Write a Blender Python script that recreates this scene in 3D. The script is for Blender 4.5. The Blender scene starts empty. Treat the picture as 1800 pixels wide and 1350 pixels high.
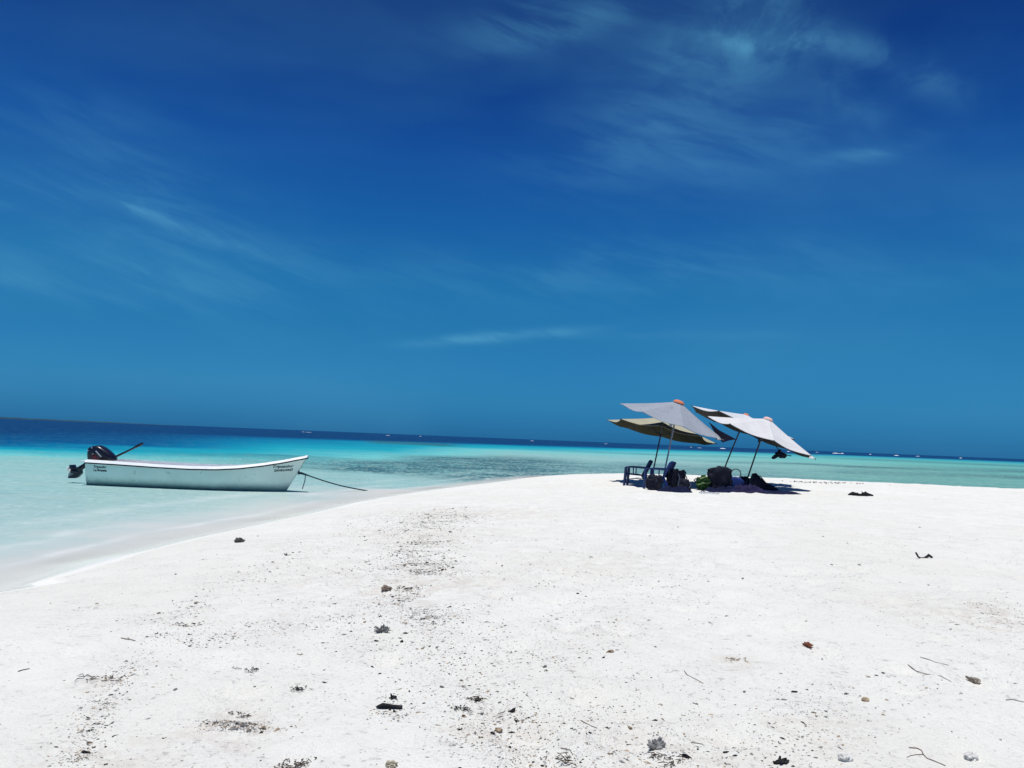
import bpy, bmesh, math, random
import numpy as np
from mathutils import Vector, Matrix, noise as mnoise
R = math.radians
random.seed(7); rng = np.random.default_rng(11)
sc = bpy.context.scene
C = sc.collection

# ------------------------------------------------------------------ camera
W, H, F = 1800.0, 1350.0, 1400.0
CAM = Vector((0, 0, 1.65))
cd = bpy.data.cameras.new('camera'); cam = bpy.data.objects.new('camera', cd); C.objects.link(cam)
cd.sensor_width = 36.0; cd.lens = 36.0 * F / W; cd.clip_start = 0.05; cd.clip_end = 30000
CM = Matrix.Translation(CAM) @ Matrix.Rotation(R(90 + 3.92), 4, 'X') @ Matrix.Rotation(R(2.29), 4, 'Z')
cam.matrix_world = CM; sc.camera = cam
def ray(px, py):
    return (CM.to_3x3() @ Vector(((px - W/2)/F, (H/2 - py)/F, -1.0))).normalized()
def P(px, py, z=0.0):                       # point of the photograph's ray at height z
    d = ray(px, py); t = (z - CAM.z)/d.z
    return CAM + d*t
def PY(px, py, Y):                          # ... at distance Y in front
    d = ray(px, py); return CAM + d*((Y - CAM.y)/d.y)

# ------------------------------------------------------------------ light
SUN = Vector((-0.06, -0.09, 0.0)); SUN.z = math.sqrt(1 - SUN.x**2 - SUN.y**2)
sl = bpy.data.lights.new('sun', 'SUN'); sl.energy = 3.95; sl.angle = R(0.5); sl.color = (1.0, 0.975, 0.94)
so = bpy.data.objects.new('sun', sl); C.objects.link(so); so.rotation_euler = SUN.to_track_quat('Z', 'Y').to_euler()
sc.view_settings.view_transform = 'Standard'; sc.view_settings.look = 'None'
sc.view_settings.exposure = 0.0; sc.view_settings.gamma = 1.0

class NT:                                    # small node-tree helper
    def __init__(s, nt): s.nt = nt; s.n = nt.nodes; s.l = nt.links
    def put(s, sock, v):
        if hasattr(v, 'is_output') or isinstance(v, bpy.types.NodeSocket): s.l.new(v, sock)
        else: sock.default_value = v
    def math(s, op, a, b=0.0, c=0.0, clamp=False):
        m = s.n.new('ShaderNodeMath'); m.operation = op; m.use_clamp = clamp
        s.put(m.inputs[0], a); s.put(m.inputs[1], b)
        if op in ('MULTIPLY_ADD', 'SMOOTH_MIN', 'SMOOTH_MAX'): s.put(m.inputs[2], c)
        return m.outputs[0]
    def noise(s, vec, scale, detail=3, rough=0.55, dist=0.0):
        m = s.n.new('ShaderNodeTexNoise'); s.put(m.inputs['Vector'], vec)
        m.inputs['Scale'].default_value = scale; m.inputs['Detail'].default_value = detail
        m.inputs['Roughness'].default_value = rough; m.inputs['Distortion'].default_value = dist
        return m.outputs['Fac']
    def ramp(s, fac, stops, interp='LINEAR'):
        m = s.n.new('ShaderNodeValToRGB'); m.color_ramp.interpolation = interp; s.put(m.inputs[0], fac)
        e = m.color_ramp.elements
        while len(e) < len(stops): e.new(0.5)
        for i, (p, c) in enumerate(stops):
            e[i].position = p; e[i].color = (c[0], c[1], c[2], 1) if not isinstance(c, (int, float)) else (c, c, c, 1)
        return m.outputs[0]
    def mix(s, fac, a, b, blend='MIX'):
        m = s.n.new('ShaderNodeMix'); m.data_type = 'RGBA'; m.blend_type = blend
        s.put(m.inputs[0], fac); s.put(m.inputs[6], a if not isinstance(a, tuple) else (*a[:3], 1)); s.put(m.inputs[7], b if not isinstance(b, tuple) else (*b[:3], 1))
        return m.outputs[2]
    def mapr(s, v, a, b, c, d, smooth=True):
        m = s.n.new('ShaderNodeMapRange'); m.interpolation_type = 'SMOOTHSTEP' if smooth else 'LINEAR'
        s.put(m.inputs[0], v)
        for i, x in enumerate((a, b, c, d)): m.inputs[1+i].default_value = x
        return m.outputs[0]
    def attr(s, name):
        m = s.n.new('ShaderNodeAttribute'); m.attribute_name = name; return m.outputs['Fac']
    def sep(s, v):
        m = s.n.new('ShaderNodeSeparateXYZ'); s.put(m.inputs[0], v); return m.outputs
    def comb(s, x, y, z):
        m = s.n.new('ShaderNodeCombineXYZ'); s.put(m.inputs[0], x); s.put(m.inputs[1], y); s.put(m.inputs[2], z); return m.outputs[0]
    def vmul(s, v, k):
        m = s.n.new('ShaderNodeVectorMath'); m.operation = 'MULTIPLY'; s.put(m.inputs[0], v); m.inputs[1].default_value = k; return m.outputs[0]
def lin(r, g, b):
    f = lambda c: (c/255/12.92) if c/255 <= 0.04045 else ((c/255 + 0.055)/1.055)**2.4
    return (f(r), f(g), f(b))

# ------------------------------------------------------------------ sky (world)
wd = bpy.data.worlds.new('World'); sc.world = wd; wd.use_nodes = True
t = NT(wd.node_tree); t.n.clear()
sky = t.n.new('ShaderNodeTexSky'); sky.sky_type = 'NISHITA'; sky.sun_disc = False
sky.sun_elevation = math.asin(SUN.z); sky.sun_rotation = math.atan2(SUN.x, SUN.y)
sky.altitude = 0; sky.air_density = 1.0; sky.dust_density = 0.3; sky.ozone_density = 4.0
tc = t.n.new('ShaderNodeTexCoord'); G = tc.outputs['Generated']
sx, sy, sz = t.sep(G)[0:3]
# deep, saturated blue of clear tropical air: tint the physical sky by elevation
tint = t.ramp(t.math('MAXIMUM', sz, 0.0), [
    (0.0, (0.035, 0.27, 0.80)), (0.022, (0.044, 0.302, 0.775)), (0.05, (0.062, 0.356, 0.746)), (0.121, (0.072, 0.417, 0.70)),
    (0.19, (0.068, 0.45, 0.73)), (0.256, (0.056, 0.385, 0.74)), (0.33, (0.056, 0.33, 0.73)), (0.40, (0.040, 0.235, 0.62)), (0.48, (0.032, 0.165, 0.50)), (1.0, (0.036, 0.17, 0.46))])
col = t.mix(1.0, sky.outputs[0], tint, 'MULTIPLY')
AZ = t.math('ARCTAN2', sx, sy)
EL = t.math('ARCSINE', sz)
def azel(px, py):
    d = ray(px, py); return math.atan2(d.x, d.y), math.asin(d.z)
# thin cirrus: soft elongated veils in fixed sky directions, broken up by streaky noise
warp = t.noise(t.comb(t.math('MULTIPLY', AZ, 2.2), t.math('MULTIPLY', EL, 4.0), 0.0), 2.0, 3)
fine = t.noise(t.comb(t.math('MULTIPLY', AZ, 3.0), t.math('MULTIPLY', t.math('ADD', EL, t.math('MULTIPLY', AZ, 0.25)), 14.0), 3.0), 2.2, 6, 0.58, 0.3)
curly = t.noise(t.comb(t.math('MULTIPLY', AZ, 6.0), t.math('MULTIPLY', EL, 8.0), 5.0), 2.2, 6, 0.58, 0.5)
fineM = t.mapr(fine, 0.36, 0.66, 0.18, 1.0)
curlM = t.mapr(curly, 0.34, 0.68, 0.18, 1.0)
total = None
def wisp(px0, py0, px1, py1, wid, amp, tex, bend=0.0):
    global total
    a0, e0 = azel(px0, py0); a1, e1 = azel(px1, py1)
    ca, ce = (a0+a1)/2, (e0+e1)/2; L = math.hypot(a1-a0, e1-e0)/2; th = math.atan2(e1-e0, a1-a0)
    w = wid/1400.0
    da = t.math('SUBTRACT', AZ, ca); de = t.math('SUBTRACT', EL, ce)
    u = t.math('ADD', t.math('MULTIPLY', da, math.cos(th)/L), t.math('MULTIPLY', de, math.sin(th)/L))
    v = t.math('ADD', t.math('MULTIPLY', da, -math.sin(th)/w), t.math('MULTIPLY', de, math.cos(th)/w))
    v = t.math('ADD', v, t.math('MULTIPLY', t.math('SUBTRACT', warp, 0.5), 2.5))
    if bend: v = t.math('ADD', v, t.math('MULTIPLY', t.math('MULTIPLY', u, u), bend))
    q = t.math('ADD', t.math('MULTIPLY', u, u), t.math('MULTIPLY', v, v))
    g = t.math('MULTIPLY', t.math('EXPONENT', t.math('MULTIPLY', q, -1.1)), amp)
    g = t.math('MULTIPLY', g, tex)
    total = g if total is None else t.math('ADD', total, g)
wisp(1240, 64, 1480, 74, 18, 0.40, curlM)
wisp(1290, -60, 1400, 90, 75, 0.42, curlM)
wisp(1330, 66, 1430, 70, 12, 0.30, curlM)
wisp(1430, 40, 1700, 175, 24, 0.26, curlM, 0.3)
wisp(1450, 100, 1540, 240, 34, 0.16, curlM)
wisp(1150, 160, 1330, 90, 60, 0.16, curlM)
wisp(-200, 420, 600, 520, 60, 0.16, fineM)
wisp(0, 180, 330, 290, 50, 0.10, fineM)
wisp(600, 470, 1800, 430, 50, 0.10, fineM)
wisp(820, 60, 1140, 20, 34, 0.30, fineM)
wisp(950, 290, 1480, 200, 70, 0.24, fineM)
wisp(1430, 285, 1640, 245, 16, 0.26, fineM)
wisp(1050, 200, 1300, 60, 70, 0.14, fineM)
wisp(120, 320, 310, 390, 14, 0.55, fineM)
wisp(-60, 240, 520, 460, 60, 0.17, fineM)
wisp(300, 395, 470, 450, 14, 0.14, fineM)
wisp(-40, 350, 40, 362, 8, 0.35, fineM)
wisp(-60, 470, 90, 520, 14, 0.20, fineM)
wisp(50, 500, 520, 520, 26, 0.10, fineM)
wisp(740, 603, 1020, 580, 9, 0.55, fineM)
wisp(1000, 588, 1400, 590, 8, 0.12, fineM)
wisp(700, 490, 1500, 450, 60, 0.08, fineM)
wisp(-900, 300, -200, 100, 90, 0.3, fineM); wisp(2000, 100, 2900, 350, 90, 0.3, fineM)
wide = t.noise(t.comb(t.math('MULTIPLY', AZ, 1.4), t.math('MULTIPLY', EL, 3.2), 9.0), 1.6, 4, 0.5, 0.3)
total = t.math('ADD', total, t.mapr(wide, 0.38, 0.72, 0.0, 0.10))
total = t.math('MINIMUM', total, 0.8)
SKY_K = 0.10
cl = t.mix(total, col, (0.11/SKY_K, 0.40/SKY_K, 0.62/SKY_K))
bg = t.n.new('ShaderNodeBackground'); t.l.new(cl, bg.inputs[0]); bg.inputs[1].default_value = SKY_K
out = t.n.new('ShaderNodeOutputWorld'); t.l.new(bg.outputs[0], out.inputs[0])

# ------------------------------------------------------------------ object helpers
def tag(o, label=None, cat=None, group=None, kind=None):
    if label: o['label'] = label
    if cat: o['category'] = cat
    if group: o['group'] = group
    if kind: o['kind'] = kind
    return o
def empty(name, loc=(0, 0, 0), rz=0.0):
    o = bpy.data.objects.new(name, None); C.objects.link(o); o.location = loc; o.rotation_euler = (0, 0, rz)
    o.empty_display_size = 0.2; return o
def rot_between(d):
    return Vector((0, 0, 1)).rotation_difference(Vector(d).normalized()).to_matrix()
class MB:
    def __init__(s): s.v = []; s.f = []; s.m = []
    def add(s, vs, fs, mi=0):
        b = len(s.v); s.v += [tuple(v) for v in vs]; s.f += [tuple(i+b for i in f) for f in fs]; s.m += [mi]*len(fs); return s
    def box(s, c, d, rot=None, mi=0, bev=0.0):
        bm = bmesh.new(); bmesh.ops.create_cube(bm, size=1.0)
        for v in bm.verts: v.co = Vector((v.co.x*d[0], v.co.y*d[1], v.co.z*d[2]))
        if bev: bmesh.ops.bevel(bm, geom=list(bm.edges), offset=bev, segments=2, affect='EDGES', profile=0.6)
        M = rot if rot is not None else Matrix.Identity(3)
        bm.verts.ensure_lookup_table()
        s.add([M @ v.co + Vector(c) for v in bm.verts], [[v.index for v in f.verts] for f in bm.faces], mi)
        bm.free(); return s
    def tube(s, pts, r, n=8, mi=0, cap=True):
        pts = [Vector(p) for p in pts]; k = len(pts)
        rr = r if isinstance(r, (list, tuple)) else [r]*k
        vs = []; fs = []; up = None
        for i, p in enumerate(pts):
            d = (pts[min(i+1, k-1)] - pts[max(i-1, 0)]).normalized()
            if up is None: up = d.orthogonal().normalized()
            up = (up - d*up.dot(d)).normalized(); sd = d.cross(up)
            for j in range(n):
                a = 2*math.pi*j/n; vs.append(p + (up*math.cos(a) + sd*math.sin(a))*rr[i])
        for i in range(k-1):
            for j in range(n):
                a = i*n+j; b = i*n+(j+1) % n; fs.append((a, b, b+n, a+n))
        if cap: fs.append(tuple(range(n))[::-1]); fs.append(tuple((k-1)*n+j for j in range(n)))
        return s.add(vs, fs, mi)
    def blob(s, c, d, rot=None, amp=0.12, sc_=2.0, seed=0, sub=3, mi=0, power=1.0, flat=None):
        bm = bmesh.new(); bmesh.ops.create_icosphere(bm, subdivisions=sub, radius=1.0)
        M = rot if rot is not None else Matrix.Identity(3)
        vs = []
        for v in bm.verts:
            p = v.co.normalized()
            q = Vector([math.copysign(abs(x)**power, x) for x in p])
            if power != 1.0: q = q / max(1e-6, max(abs(q.x), abs(q.y), abs(q.z)))**0.55
            k = 1 + amp*mnoise.noise(p*sc_ + Vector((seed*3.1, seed*1.7, seed)))
            q = Vector((q.x*d[0]*k, q.y*d[1]*k, q.z*d[2]*k))
            if flat is not None and q.z < flat: q.z = flat + (q.z-flat)*0.1
            vs.append(M @ q + Vector(c))
        s.add(vs, [[v.index for v in f.verts] for f in bm.faces], mi); bm.free(); return s
    def build(s, name, mats, parent=None, smooth=True, loc=None, angle=40):
        me = bpy.data.meshes.new(name); me.from_pydata(s.v, [], s.f)
        for m in (mats if isinstance(mats, (list, tuple)) else [mats]): me.materials.append(m)
        me.polygons.foreach_set('material_index', s.m)
        me.polygons.foreach_set('use_smooth', [smooth]*len(s.f))
        me.update()
        if smooth: me.set_sharp_from_angle(angle=R(angle))
        o = bpy.data.objects.new(name, me); C.objects.link(o)
        if parent is not None: o.parent = parent
        if loc is not None: o.location = loc
        return o
def grid_obj(name, X, Y, Z, mat, attrs=None, close=False):
    nr, nc = X.shape
    co = np.stack([X, Y, Z], -1).reshape(-1, 3).astype(np.float32)
    i = np.arange(nr-1)[:, None]; j = np.arange(nc if close else nc-1)[None, :]
    j2 = (j+1) % nc
    q = np.stack([i*nc+j, i*nc+j2, (i+1)*nc+j2, (i+1)*nc+j], -1).reshape(-1, 4)[:, ::-1]
    me = bpy.data.meshes.new(name); me.vertices.add(len(co)); me.vertices.foreach_set('co', co.ravel())
    me.loops.add(q.size); me.loops.foreach_set('vertex_index', q.ravel().astype(np.int32))
    me.polygons.add(len(q)); me.polygons.foreach_set('loop_start', np.arange(0, q.size, 4, dtype=np.int32))
    me.polygons.foreach_set('use_smooth', np.ones(len(q), bool))
    me.update(calc_edges=True); me.validate()
    for k, a in (attrs or {}).items():
        at = me.attributes.new(k, 'FLOAT', 'POINT'); at.data.foreach_set('value', a.ravel().astype(np.float32))
    me.materials.append(mat)
    o = bpy.data.objects.new(name, me); C.objects.link(o); return o

# ------------------------------------------------------------------ materials
def newmat(name):
    m = bpy.data.materials.new(name); m.use_nodes = True; m.node_tree.nodes.clear(); n = NT(m.node_tree)
    o = n.n.new('ShaderNodeOutputMaterial'); return m, n, o
def simple(name, c, rough=0.6, var=0.12, scale=6.0, spec=0.4, bump=0.0, bscale=60.0, metal=0.0, stain=None, coat=0.0):
    m, n, o = newmat(name)
    tcn = n.n.new('ShaderNodeTexCoord'); V = tcn.outputs['Object']
    f = n.noise(V, scale, 5, 0.6)
    c1 = tuple(x*(1-var) for x in c); c2 = tuple(min(1, x*(1+var)) for x in c)
    colr = n.mix(n.mapr(f, 0.3, 0.7, 0, 1), c1, c2)
    if stain:
        sc2, th, sc_col = stain
        g = n.noise(V, sc2, 5, 0.65)
        colr = n.mix(n.mapr(g, th, th+0.06, 0, 0.85), colr, sc_col)
    b = n.n.new('ShaderNodeBsdfPrincipled'); n.put(b.inputs['Base Color'], colr)
    b.inputs['Roughness'].default_value = rough; b.inputs['Specular IOR Level'].default_value = spec; b.inputs['Metallic'].default_value = metal
    if coat: b.inputs['Coat Weight'].default_value = coat; b.inputs['Coat Roughness'].default_value = 0.15
    if bump:
        bp = n.n.new('ShaderNodeBump'); bp.inputs['Strength'].default_value = bump; bp.inputs['Distance'].default_value = 0.01
        n.put(bp.inputs['Height'], n.noise(V, bscale, 4)); n.l.new(bp.outputs[0], b.inputs['Normal'])
    n.l.new(b.outputs[0], o.inputs[0]); return m

# ------------------------------------------------------------------ numpy noise and the terrain function
def vnoise(x, y, seed=0):
    xi = np.floor(x); yi = np.floor(y); fx = x-xi; fy = y-yi
    def h(a, b):
        v = np.sin(a*127.1 + b*311.7 + seed*74.7)*43758.5453; return v-np.floor(v)
    u = fx*fx*(3-2*fx); v = fy*fy*(3-2*fy)
    return (h(xi, yi)*(1-u)+h(xi+1, yi)*u)*(1-v) + (h(xi, yi+1)*(1-u)+h(xi+1, yi+1)*u)*v - 0.5
def fbm(x, y, seed=0, oct=4):
    s = 0; a = 1
    for k in range(oct):
        c, d = math.cos(0.6+k), math.sin(0.6+k)
        s = s + a*vnoise((x*c-y*d)*2**k, (x*d+y*c)*2**k, seed+k*13); a *= 0.5
    return s
shore_px = [(0, 1042), (55, 1026), (120, 1006), (200, 982), (280, 963), (360, 943), (450, 924), (560, 900), (640, 881), (760, 862), (880, 847)]
shore = [(-40, -60), (-22, -30), (-12, -10), (-8.2, 0), (-6.6, 4)] + [(P(a, b).x, P(a, b).y) for a, b in shore_px]
shore += [(1.2, 35.0), (3.5, 38.0), (7.0, 39.6), (12, 39.8), (18, 39.3), (25, 38.3), (34, 37), (50, 33), (70, 20), (90, -10), (90, -60)]
def catmull(pts, n=6):
    o = []
    for i in range(len(pts)-1):
        p0 = pts[max(i-1, 0)]; p1 = pts[i]; p2 = pts[i+1]; p3 = pts[min(i+2, len(pts)-1)]
        for k in range(n):
            u = k/n
            o.append(tuple(0.5*((2*p1[a]) + (-p0[a]+p2[a])*u + (2*p0[a]-5*p1[a]+4*p2[a]-p3[a])*u*u + (-p0[a]+3*p1[a]-3*p2[a]+p3[a])*u**3) for a in (0, 1)))
    o.append(pts[-1]); return o
SH = np.array(catmull(shore))
def sdist(x, y):                             # + on land, - at sea
    x = np.asarray(x, float); y = np.asarray(y, float)
    best = np.full(x.shape, 1e18); ins = np.zeros(x.shape, bool)
    A = SH; B = np.roll(SH, -1, 0)
    for i in range(len(A)):
        ax, ay = A[i]; bx, by = B[i]; dx, dy = bx-ax, by-ay
        if i < len(A)-1:
            tt = np.clip(((x-ax)*dx+(y-ay)*dy)/(dx*dx+dy*dy+1e-12), 0, 1)
            best = np.minimum(best, (x-ax-tt*dx)**2+(y-ay-tt*dy)**2)
        if abs(dy) > 1e-12:
            ins ^= ((ay > y) != (by > y)) & (x < dx*(y-ay)/dy+ax)
    d = np.sqrt(best); return np.where(ins, d, -d)
def hbase(s, x, y):
    land = 0.45*(1-np.exp(-np.maximum(s, 0)/3.0)) + 0.02*np.tanh(np.maximum(s, 0)/0.25)
    sea = np.maximum(-s, 0)
    bed = -(0.085*np.minimum(sea, 3) + 0.05*np.clip(sea-3, 0, 8) + 0.03*np.clip(sea-11, 0, 60) + 0.01*np.clip(sea-71, 0, 1000))
    return np.where(s > 0, land, bed)
pits = rng.uniform([-7, 2.5], [22, 34], (1500, 2))
PIT_ON = True
def pitz(x, y):
    out = np.zeros(x.shape)
    for i in range(0, len(pits), 100):
        d2 = ((x[..., None]-pits[i:i+100, 0])**2+(y[..., None]-pits[i:i+100, 1])**2)/0.11**2
        out += (-0.034*np.exp(-d2)+0.012*np.exp(-(np.sqrt(d2)-1.8)**2*3)).sum(-1)
    return out
def terrain(x, y):
    s = sdist(x, y); z = hbase(s, x, y)
    if PIT_ON and x.size < 60000: z = z+pitz(x, y)*np.clip(s/2.5-0.5, 0, 1)
    k = np.clip(s/2.0, 0.05, 1.0)
    rel = 0.030*fbm(x/2.6, y/2.6, 1, 2) + 0.030*fbm(x/0.55, y/0.55, 2, 3) + 0.015*fbm(x/0.16, y/0.16, 5, 2)
    return z + k*rel, s
def gz(x, y):
    return float(terrain(np.array([x]), np.array([y]))[0][0])

# ------------------------------------------------------------------ sand
def polar(r0, r1, ratio, extra, fine_deg=0.2, coarse=3.0):
    th = np.concatenate([np.arange(-44, 44, fine_deg), np.arange(44, 316, coarse)])
    th = np.radians(th)
    n = int(math.log(r1/r0)/math.log(ratio)); r = r0*ratio**np.arange(n+1)
    r = np.concatenate([r, extra]); RR, TT = np.meshgrid(r, th, indexing='ij')
    return RR*np.sin(TT), RR*np.cos(TT)
m, n, o = newmat('sand')
geo = n.n.new('ShaderNodeNewGeometry'); V = geo.outputs['Position']
wet = n.attr('wet'); stain = n.attr('stain')
big = n.noise(V, 0.35, 4, 0.55); mid = n.noise(V, 3.0, 5, 0.6); grain = n.noise(V, 55.0, 4, 0.7)
speck = n.noise(V, 26.0, 3, 0.55)
c = n.mix(n.mapr(big, 0.35, 0.65, 0, 1), (0.822, 0.822, 0.755), (0.785, 0.772, 0.690))
c = n.mix(n.mapr(mid, 0.40, 0.70, 0, 0.40), c, (0.70, 0.675, 0.62))
c = n.mix(n.mapr(grain, 0.35, 0.7, 0, 0.35), c, (0.84, 0.84, 0.79))
c = n.mix(n.mapr(grain, 0.62, 0.80, 0, 0.40), c, (0.50, 0.49, 0.47))
sp = n.math('MULTIPLY', n.mapr(speck, 0.59, 0.67, 0, 0.60), n.mapr(mid, 0.45, 0.6, 0.1, 1))
c = n.mix(sp, c, (0.38, 0.36, 0.34))
c = n.mix(n.math('MULTIPLY', n.mapr(n.noise(V, 42.0, 3, 0.6), 0.57, 0.66, 0, 0.55), n.mapr(n.noise(V, 1.6, 4, .6), .40, .60, .25, 1)), c, (0.55, 0.545, 0.53))
st = n.math('MULTIPLY', stain, n.mapr(n.noise(V, 7.0, 6, 0.7), 0.42, 0.62, 0, 1))
c = n.mix(n.math('MULTIPLY', st, 0.45), c, (0.56, 0.48, 0.40))
c = n.mix(n.math('MULTIPLY', st, n.mapr(n.noise(V, 38.0, 4, 0.6, 1.5), 0.58, 0.66, 0, 0.5)), c, (0.20, 0.18, 0.16))
c = n.mix(n.mapr(wet, 0, 1, 0, 1, False), c, (0.82, 0.81, 0.755))
b = n.n.new('ShaderNodeBsdfPrincipled'); n.put(b.inputs['Base Color'], c)
n.put(b.inputs['Roughness'], n.mapr(wet, 0, 1, 0.95, 0.45)); b.inputs['Specular IOR Level'].default_value = 0.15
hsum = n.math('ADD', n.math('MULTIPLY', grain, 0.35), n.math('ADD', n.math('MULTIPLY', n.noise(V, 14.0, 5, 0.65), 0.9), n.noise(V, 4.5, 3, 0.5)))
bp = n.n.new('ShaderNodeBump'); n.put(bp.inputs['Strength'], n.mapr(wet, 0, 0.6, 0.75, 0.08)); bp.inputs['Distance'].default_value = 0.045
n.put(bp.inputs['Height'], hsum); n.l.new(bp.outputs[0], b.inputs['Normal']); n.l.new(b.outputs[0], o.inputs[0])
SAND = m
X, Y = polar(0.5, 62, 1.009, [70, 90, 130, 200, 400, 1000, 3000, 9000])
Z, S = terrain(X, Y)
# small pits left by wind and feet
front = (np.hypot(X, Y) < 36)
xf, yf = X[front], Y[front]; zp = np.zeros_like(xf)
order = np.argsort(yf)
ys = yf[order]
for (px_, py_) in pits:
    i0, i1 = np.searchsorted(ys, [py_-0.45, py_+0.45]); idx = order[i0:i1]
    d2 = ((xf[idx]-px_)**2 + (yf[idx]-py_)**2)/0.11**2
    zp[idx] += -0.034*np.exp(-d2) + 0.012*np.exp(-(np.sqrt(d2)-1.8)**2*3)
Z[front] += zp*np.clip(S[front]/2.5-0.5, 0, 1)
wetv = np.clip(1-(S+0.05+0.25*fbm(X/1.3, Y/1.3, 8, 3))/0.35, 0, 1)
stv = np.zeros_like(X)
for (a, bb, rad, w) in [(740, 930, 1.4, .8), (735, 1010, .9, .9), (690, 1040, .5, .8), (640, 1000, 1.3, .5), (800, 890, 2.2, .8), (500, 1070, .45, .5), (420, 1258, .25, 1), (520, 1345, .2, 1),
        (880, 1285, .25, .8), (1200, 1330, .35, .7), (1730, 1090, .7, .9), (1420, 1280, .3, .6), (1300, 1160, .2, .8), (1080, 1100, .6, .4), (200, 1170, .3, .6), (160, 1320, .3, .7),
        (930, 1290, .3, .7), (1050, 980, 1.2, .5), (700, 1240, .2, .3), (1650, 950, 1.5, .3), (350, 1050, .5, .5), (520, 930, 1.0, .4)]:
    q = P(a, bb, 0.43); stv = np.maximum(stv, w*np.exp(-((X-q.x)**2+(Y-q.y)**2)/rad**2))
o = grid_obj('beach_sand', X, Y, Z, SAND, {'wet': wetv, 'stain': stv}, close=True)
tag(o, kind='structure', label='white coral sand spit running down under the shallow water')

# ------------------------------------------------------------------ sea
m, n, o = newmat('sea')
geo = n.n.new('ShaderNodeNewGeometry'); V = geo.outputs['Position']
dep = n.attr('tone'); grs = n.attr('grass'); clr = n.attr('clear'); grn = n.attr('green'); amp = n.attr('wave')
nz1 = n.noise(V, 0.05, 5, 0.6); nz2 = n.noise(n.vmul(V, (0.5, 1.0, 1.0)), 0.35, 5, 0.62)
tone = n.math('ADD', dep, n.math('MULTIPLY', n.math('SUBTRACT', nz1, 0.5), 0.14))
tone = n.math('ADD', tone, n.math('MULTIPLY', n.math('SUBTRACT', nz2, 0.5), 0.16))
k = 1.12
def wc(r, g, b): return tuple(x/k for x in lin(r, g, b))
c = n.ramp(tone, [(0.0, wc(222, 219, 209)), (0.045, wc(208, 214, 208)), (0.10, wc(180, 205, 199)), (0.16, wc(164, 197, 193)), (0.26, wc(142, 196, 190)), (0.40, wc(108, 202, 200)), (0.56, wc(26, 168, 184)),
                  (0.72, wc(0, 122, 160)), (0.84, wc(0, 84, 134)), (1.0, wc(0, 50, 104))])
c = n.mix(n.math('MULTIPLY', grn, 0.62), c, wc(112, 178, 158))
wv = n.noise(n.vmul(V, (0.45, 1.0, 1.0)), 1.5, 5, 0.68, 0.4)
wv2 = n.noise(n.vmul(V, (0.6, 1.0, 1.0)), 5.0, 4, 0.6, 0.3)
patch = n.noise(V, 0.22, 4, 0.6)
wv3 = n.noise(n.vmul(V, (1.0, 0.35, 1.0)), 4.2, 3, 0.6, 0.3)
gm = n.math('MULTIPLY', grs, n.mapr(n.math('ADD', n.math('ADD', n.math('MULTIPLY', wv, 0.35), n.math('MULTIPLY', wv3, 0.55)), n.math('MULTIPLY', patch, 0.35)), 0.50, 0.70, 0.30, 1.5), clamp=True)
c = n.mix(gm, c, wc(40, 92, 102))
c = n.mix(n.math('MULTIPLY', n.math('MULTIPLY', n.mapr(wv3, .56, .72, 0, .6), grs), .9), c, wc(200, 226, 224))
c = n.mix(n.math('MULTIPLY', n.mapr(wv, 0.50, 0.68, 0, 0.55), amp), c, wc(84, 146, 150))
c = n.mix(n.math('MULTIPLY', n.mapr(wv2, 0.60, 0.75, 0, 0.30), amp), c, wc(222, 238, 236))  # speckled white glints put into the water colour
rp = n.noise(n.vmul(V, (1.0, 0.45, 1.0)), 7.0, 5, 0.65, 0.5); rq = n.noise(n.vmul(V, (1.0, 0.6, 1.0)), 1.1, 4, 0.6, 0.3)
shal = n.mapr(tone, 0.05, 0.12, 0, 1); shal = n.math('MULTIPLY', shal, n.mapr(tone, 0.34, 0.62, 1, 0))
c = n.mix(n.math('MULTIPLY', shal, n.mapr(rp, .54, .70, 0, .45)), c, wc(120, 172, 170))
c = n.mix(n.math('MULTIPLY', shal, n.mapr(rp, .46, .34, 0, .45)), c, wc(205, 226, 220))  # soft ripple highlights put into the colour of the shallows
c = n.mix(n.math('MULTIPLY', shal, n.mapr(rq, .50, .68, 0, .35)), c, wc(168, 196, 182))
sw = n.attr('swash'); c = n.mix(n.math('MULTIPLY', sw, n.mapr(wv, .35, .6, .2, 1)), c, (.84, .85, .82))
c = n.mix(n.math('MULTIPLY', n.math('SUBTRACT', n.math('MULTIPLY', clr, n.math('SUBTRACT', 1.0, clr)), .05), 3.6, clamp=True), c, (.80, .80, .745))   # edge water paled in colour, making up light lost through the clear layer
dif = n.n.new('ShaderNodeBsdfDiffuse'); n.put(dif.inputs[0], c)
gl = n.n.new('ShaderNodeBsdfGlossy'); gl.inputs['Roughness'].default_value = 0.12; gl.inputs['Color'].default_value = (.8, .9, .95, 1)
bp = n.n.new('ShaderNodeBump'); n.put(bp.inputs['Strength'], n.math('MULTIPLY', amp, 0.55)); bp.inputs['Distance'].default_value = 0.08
n.put(bp.inputs['Height'], n.math('ADD', wv, n.math('MULTIPLY', wv2, 0.35)))
n.l.new(bp.outputs[0], dif.inputs['Normal']); n.l.new(bp.outputs[0], gl.inputs['Normal'])
fr = n.n.new('ShaderNodeFresnel'); fr.inputs[0].default_value = 1.33; n.l.new(bp.outputs[0], fr.inputs['Normal'])
body = n.n.new('ShaderNodeMixShader'); n.put(body.inputs[0], n.mapr(fr.outputs[0], 0.02, 0.9, 0.01, 0.10, False)); n.l.new(dif.outputs[0], body.inputs[1]); n.l.new(gl.outputs[0], body.inputs[2])
tr = n.n.new('ShaderNodeBsdfTransparent'); tr.inputs[0].default_value = (0.96, 1.0, 0.99, 1)
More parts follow.
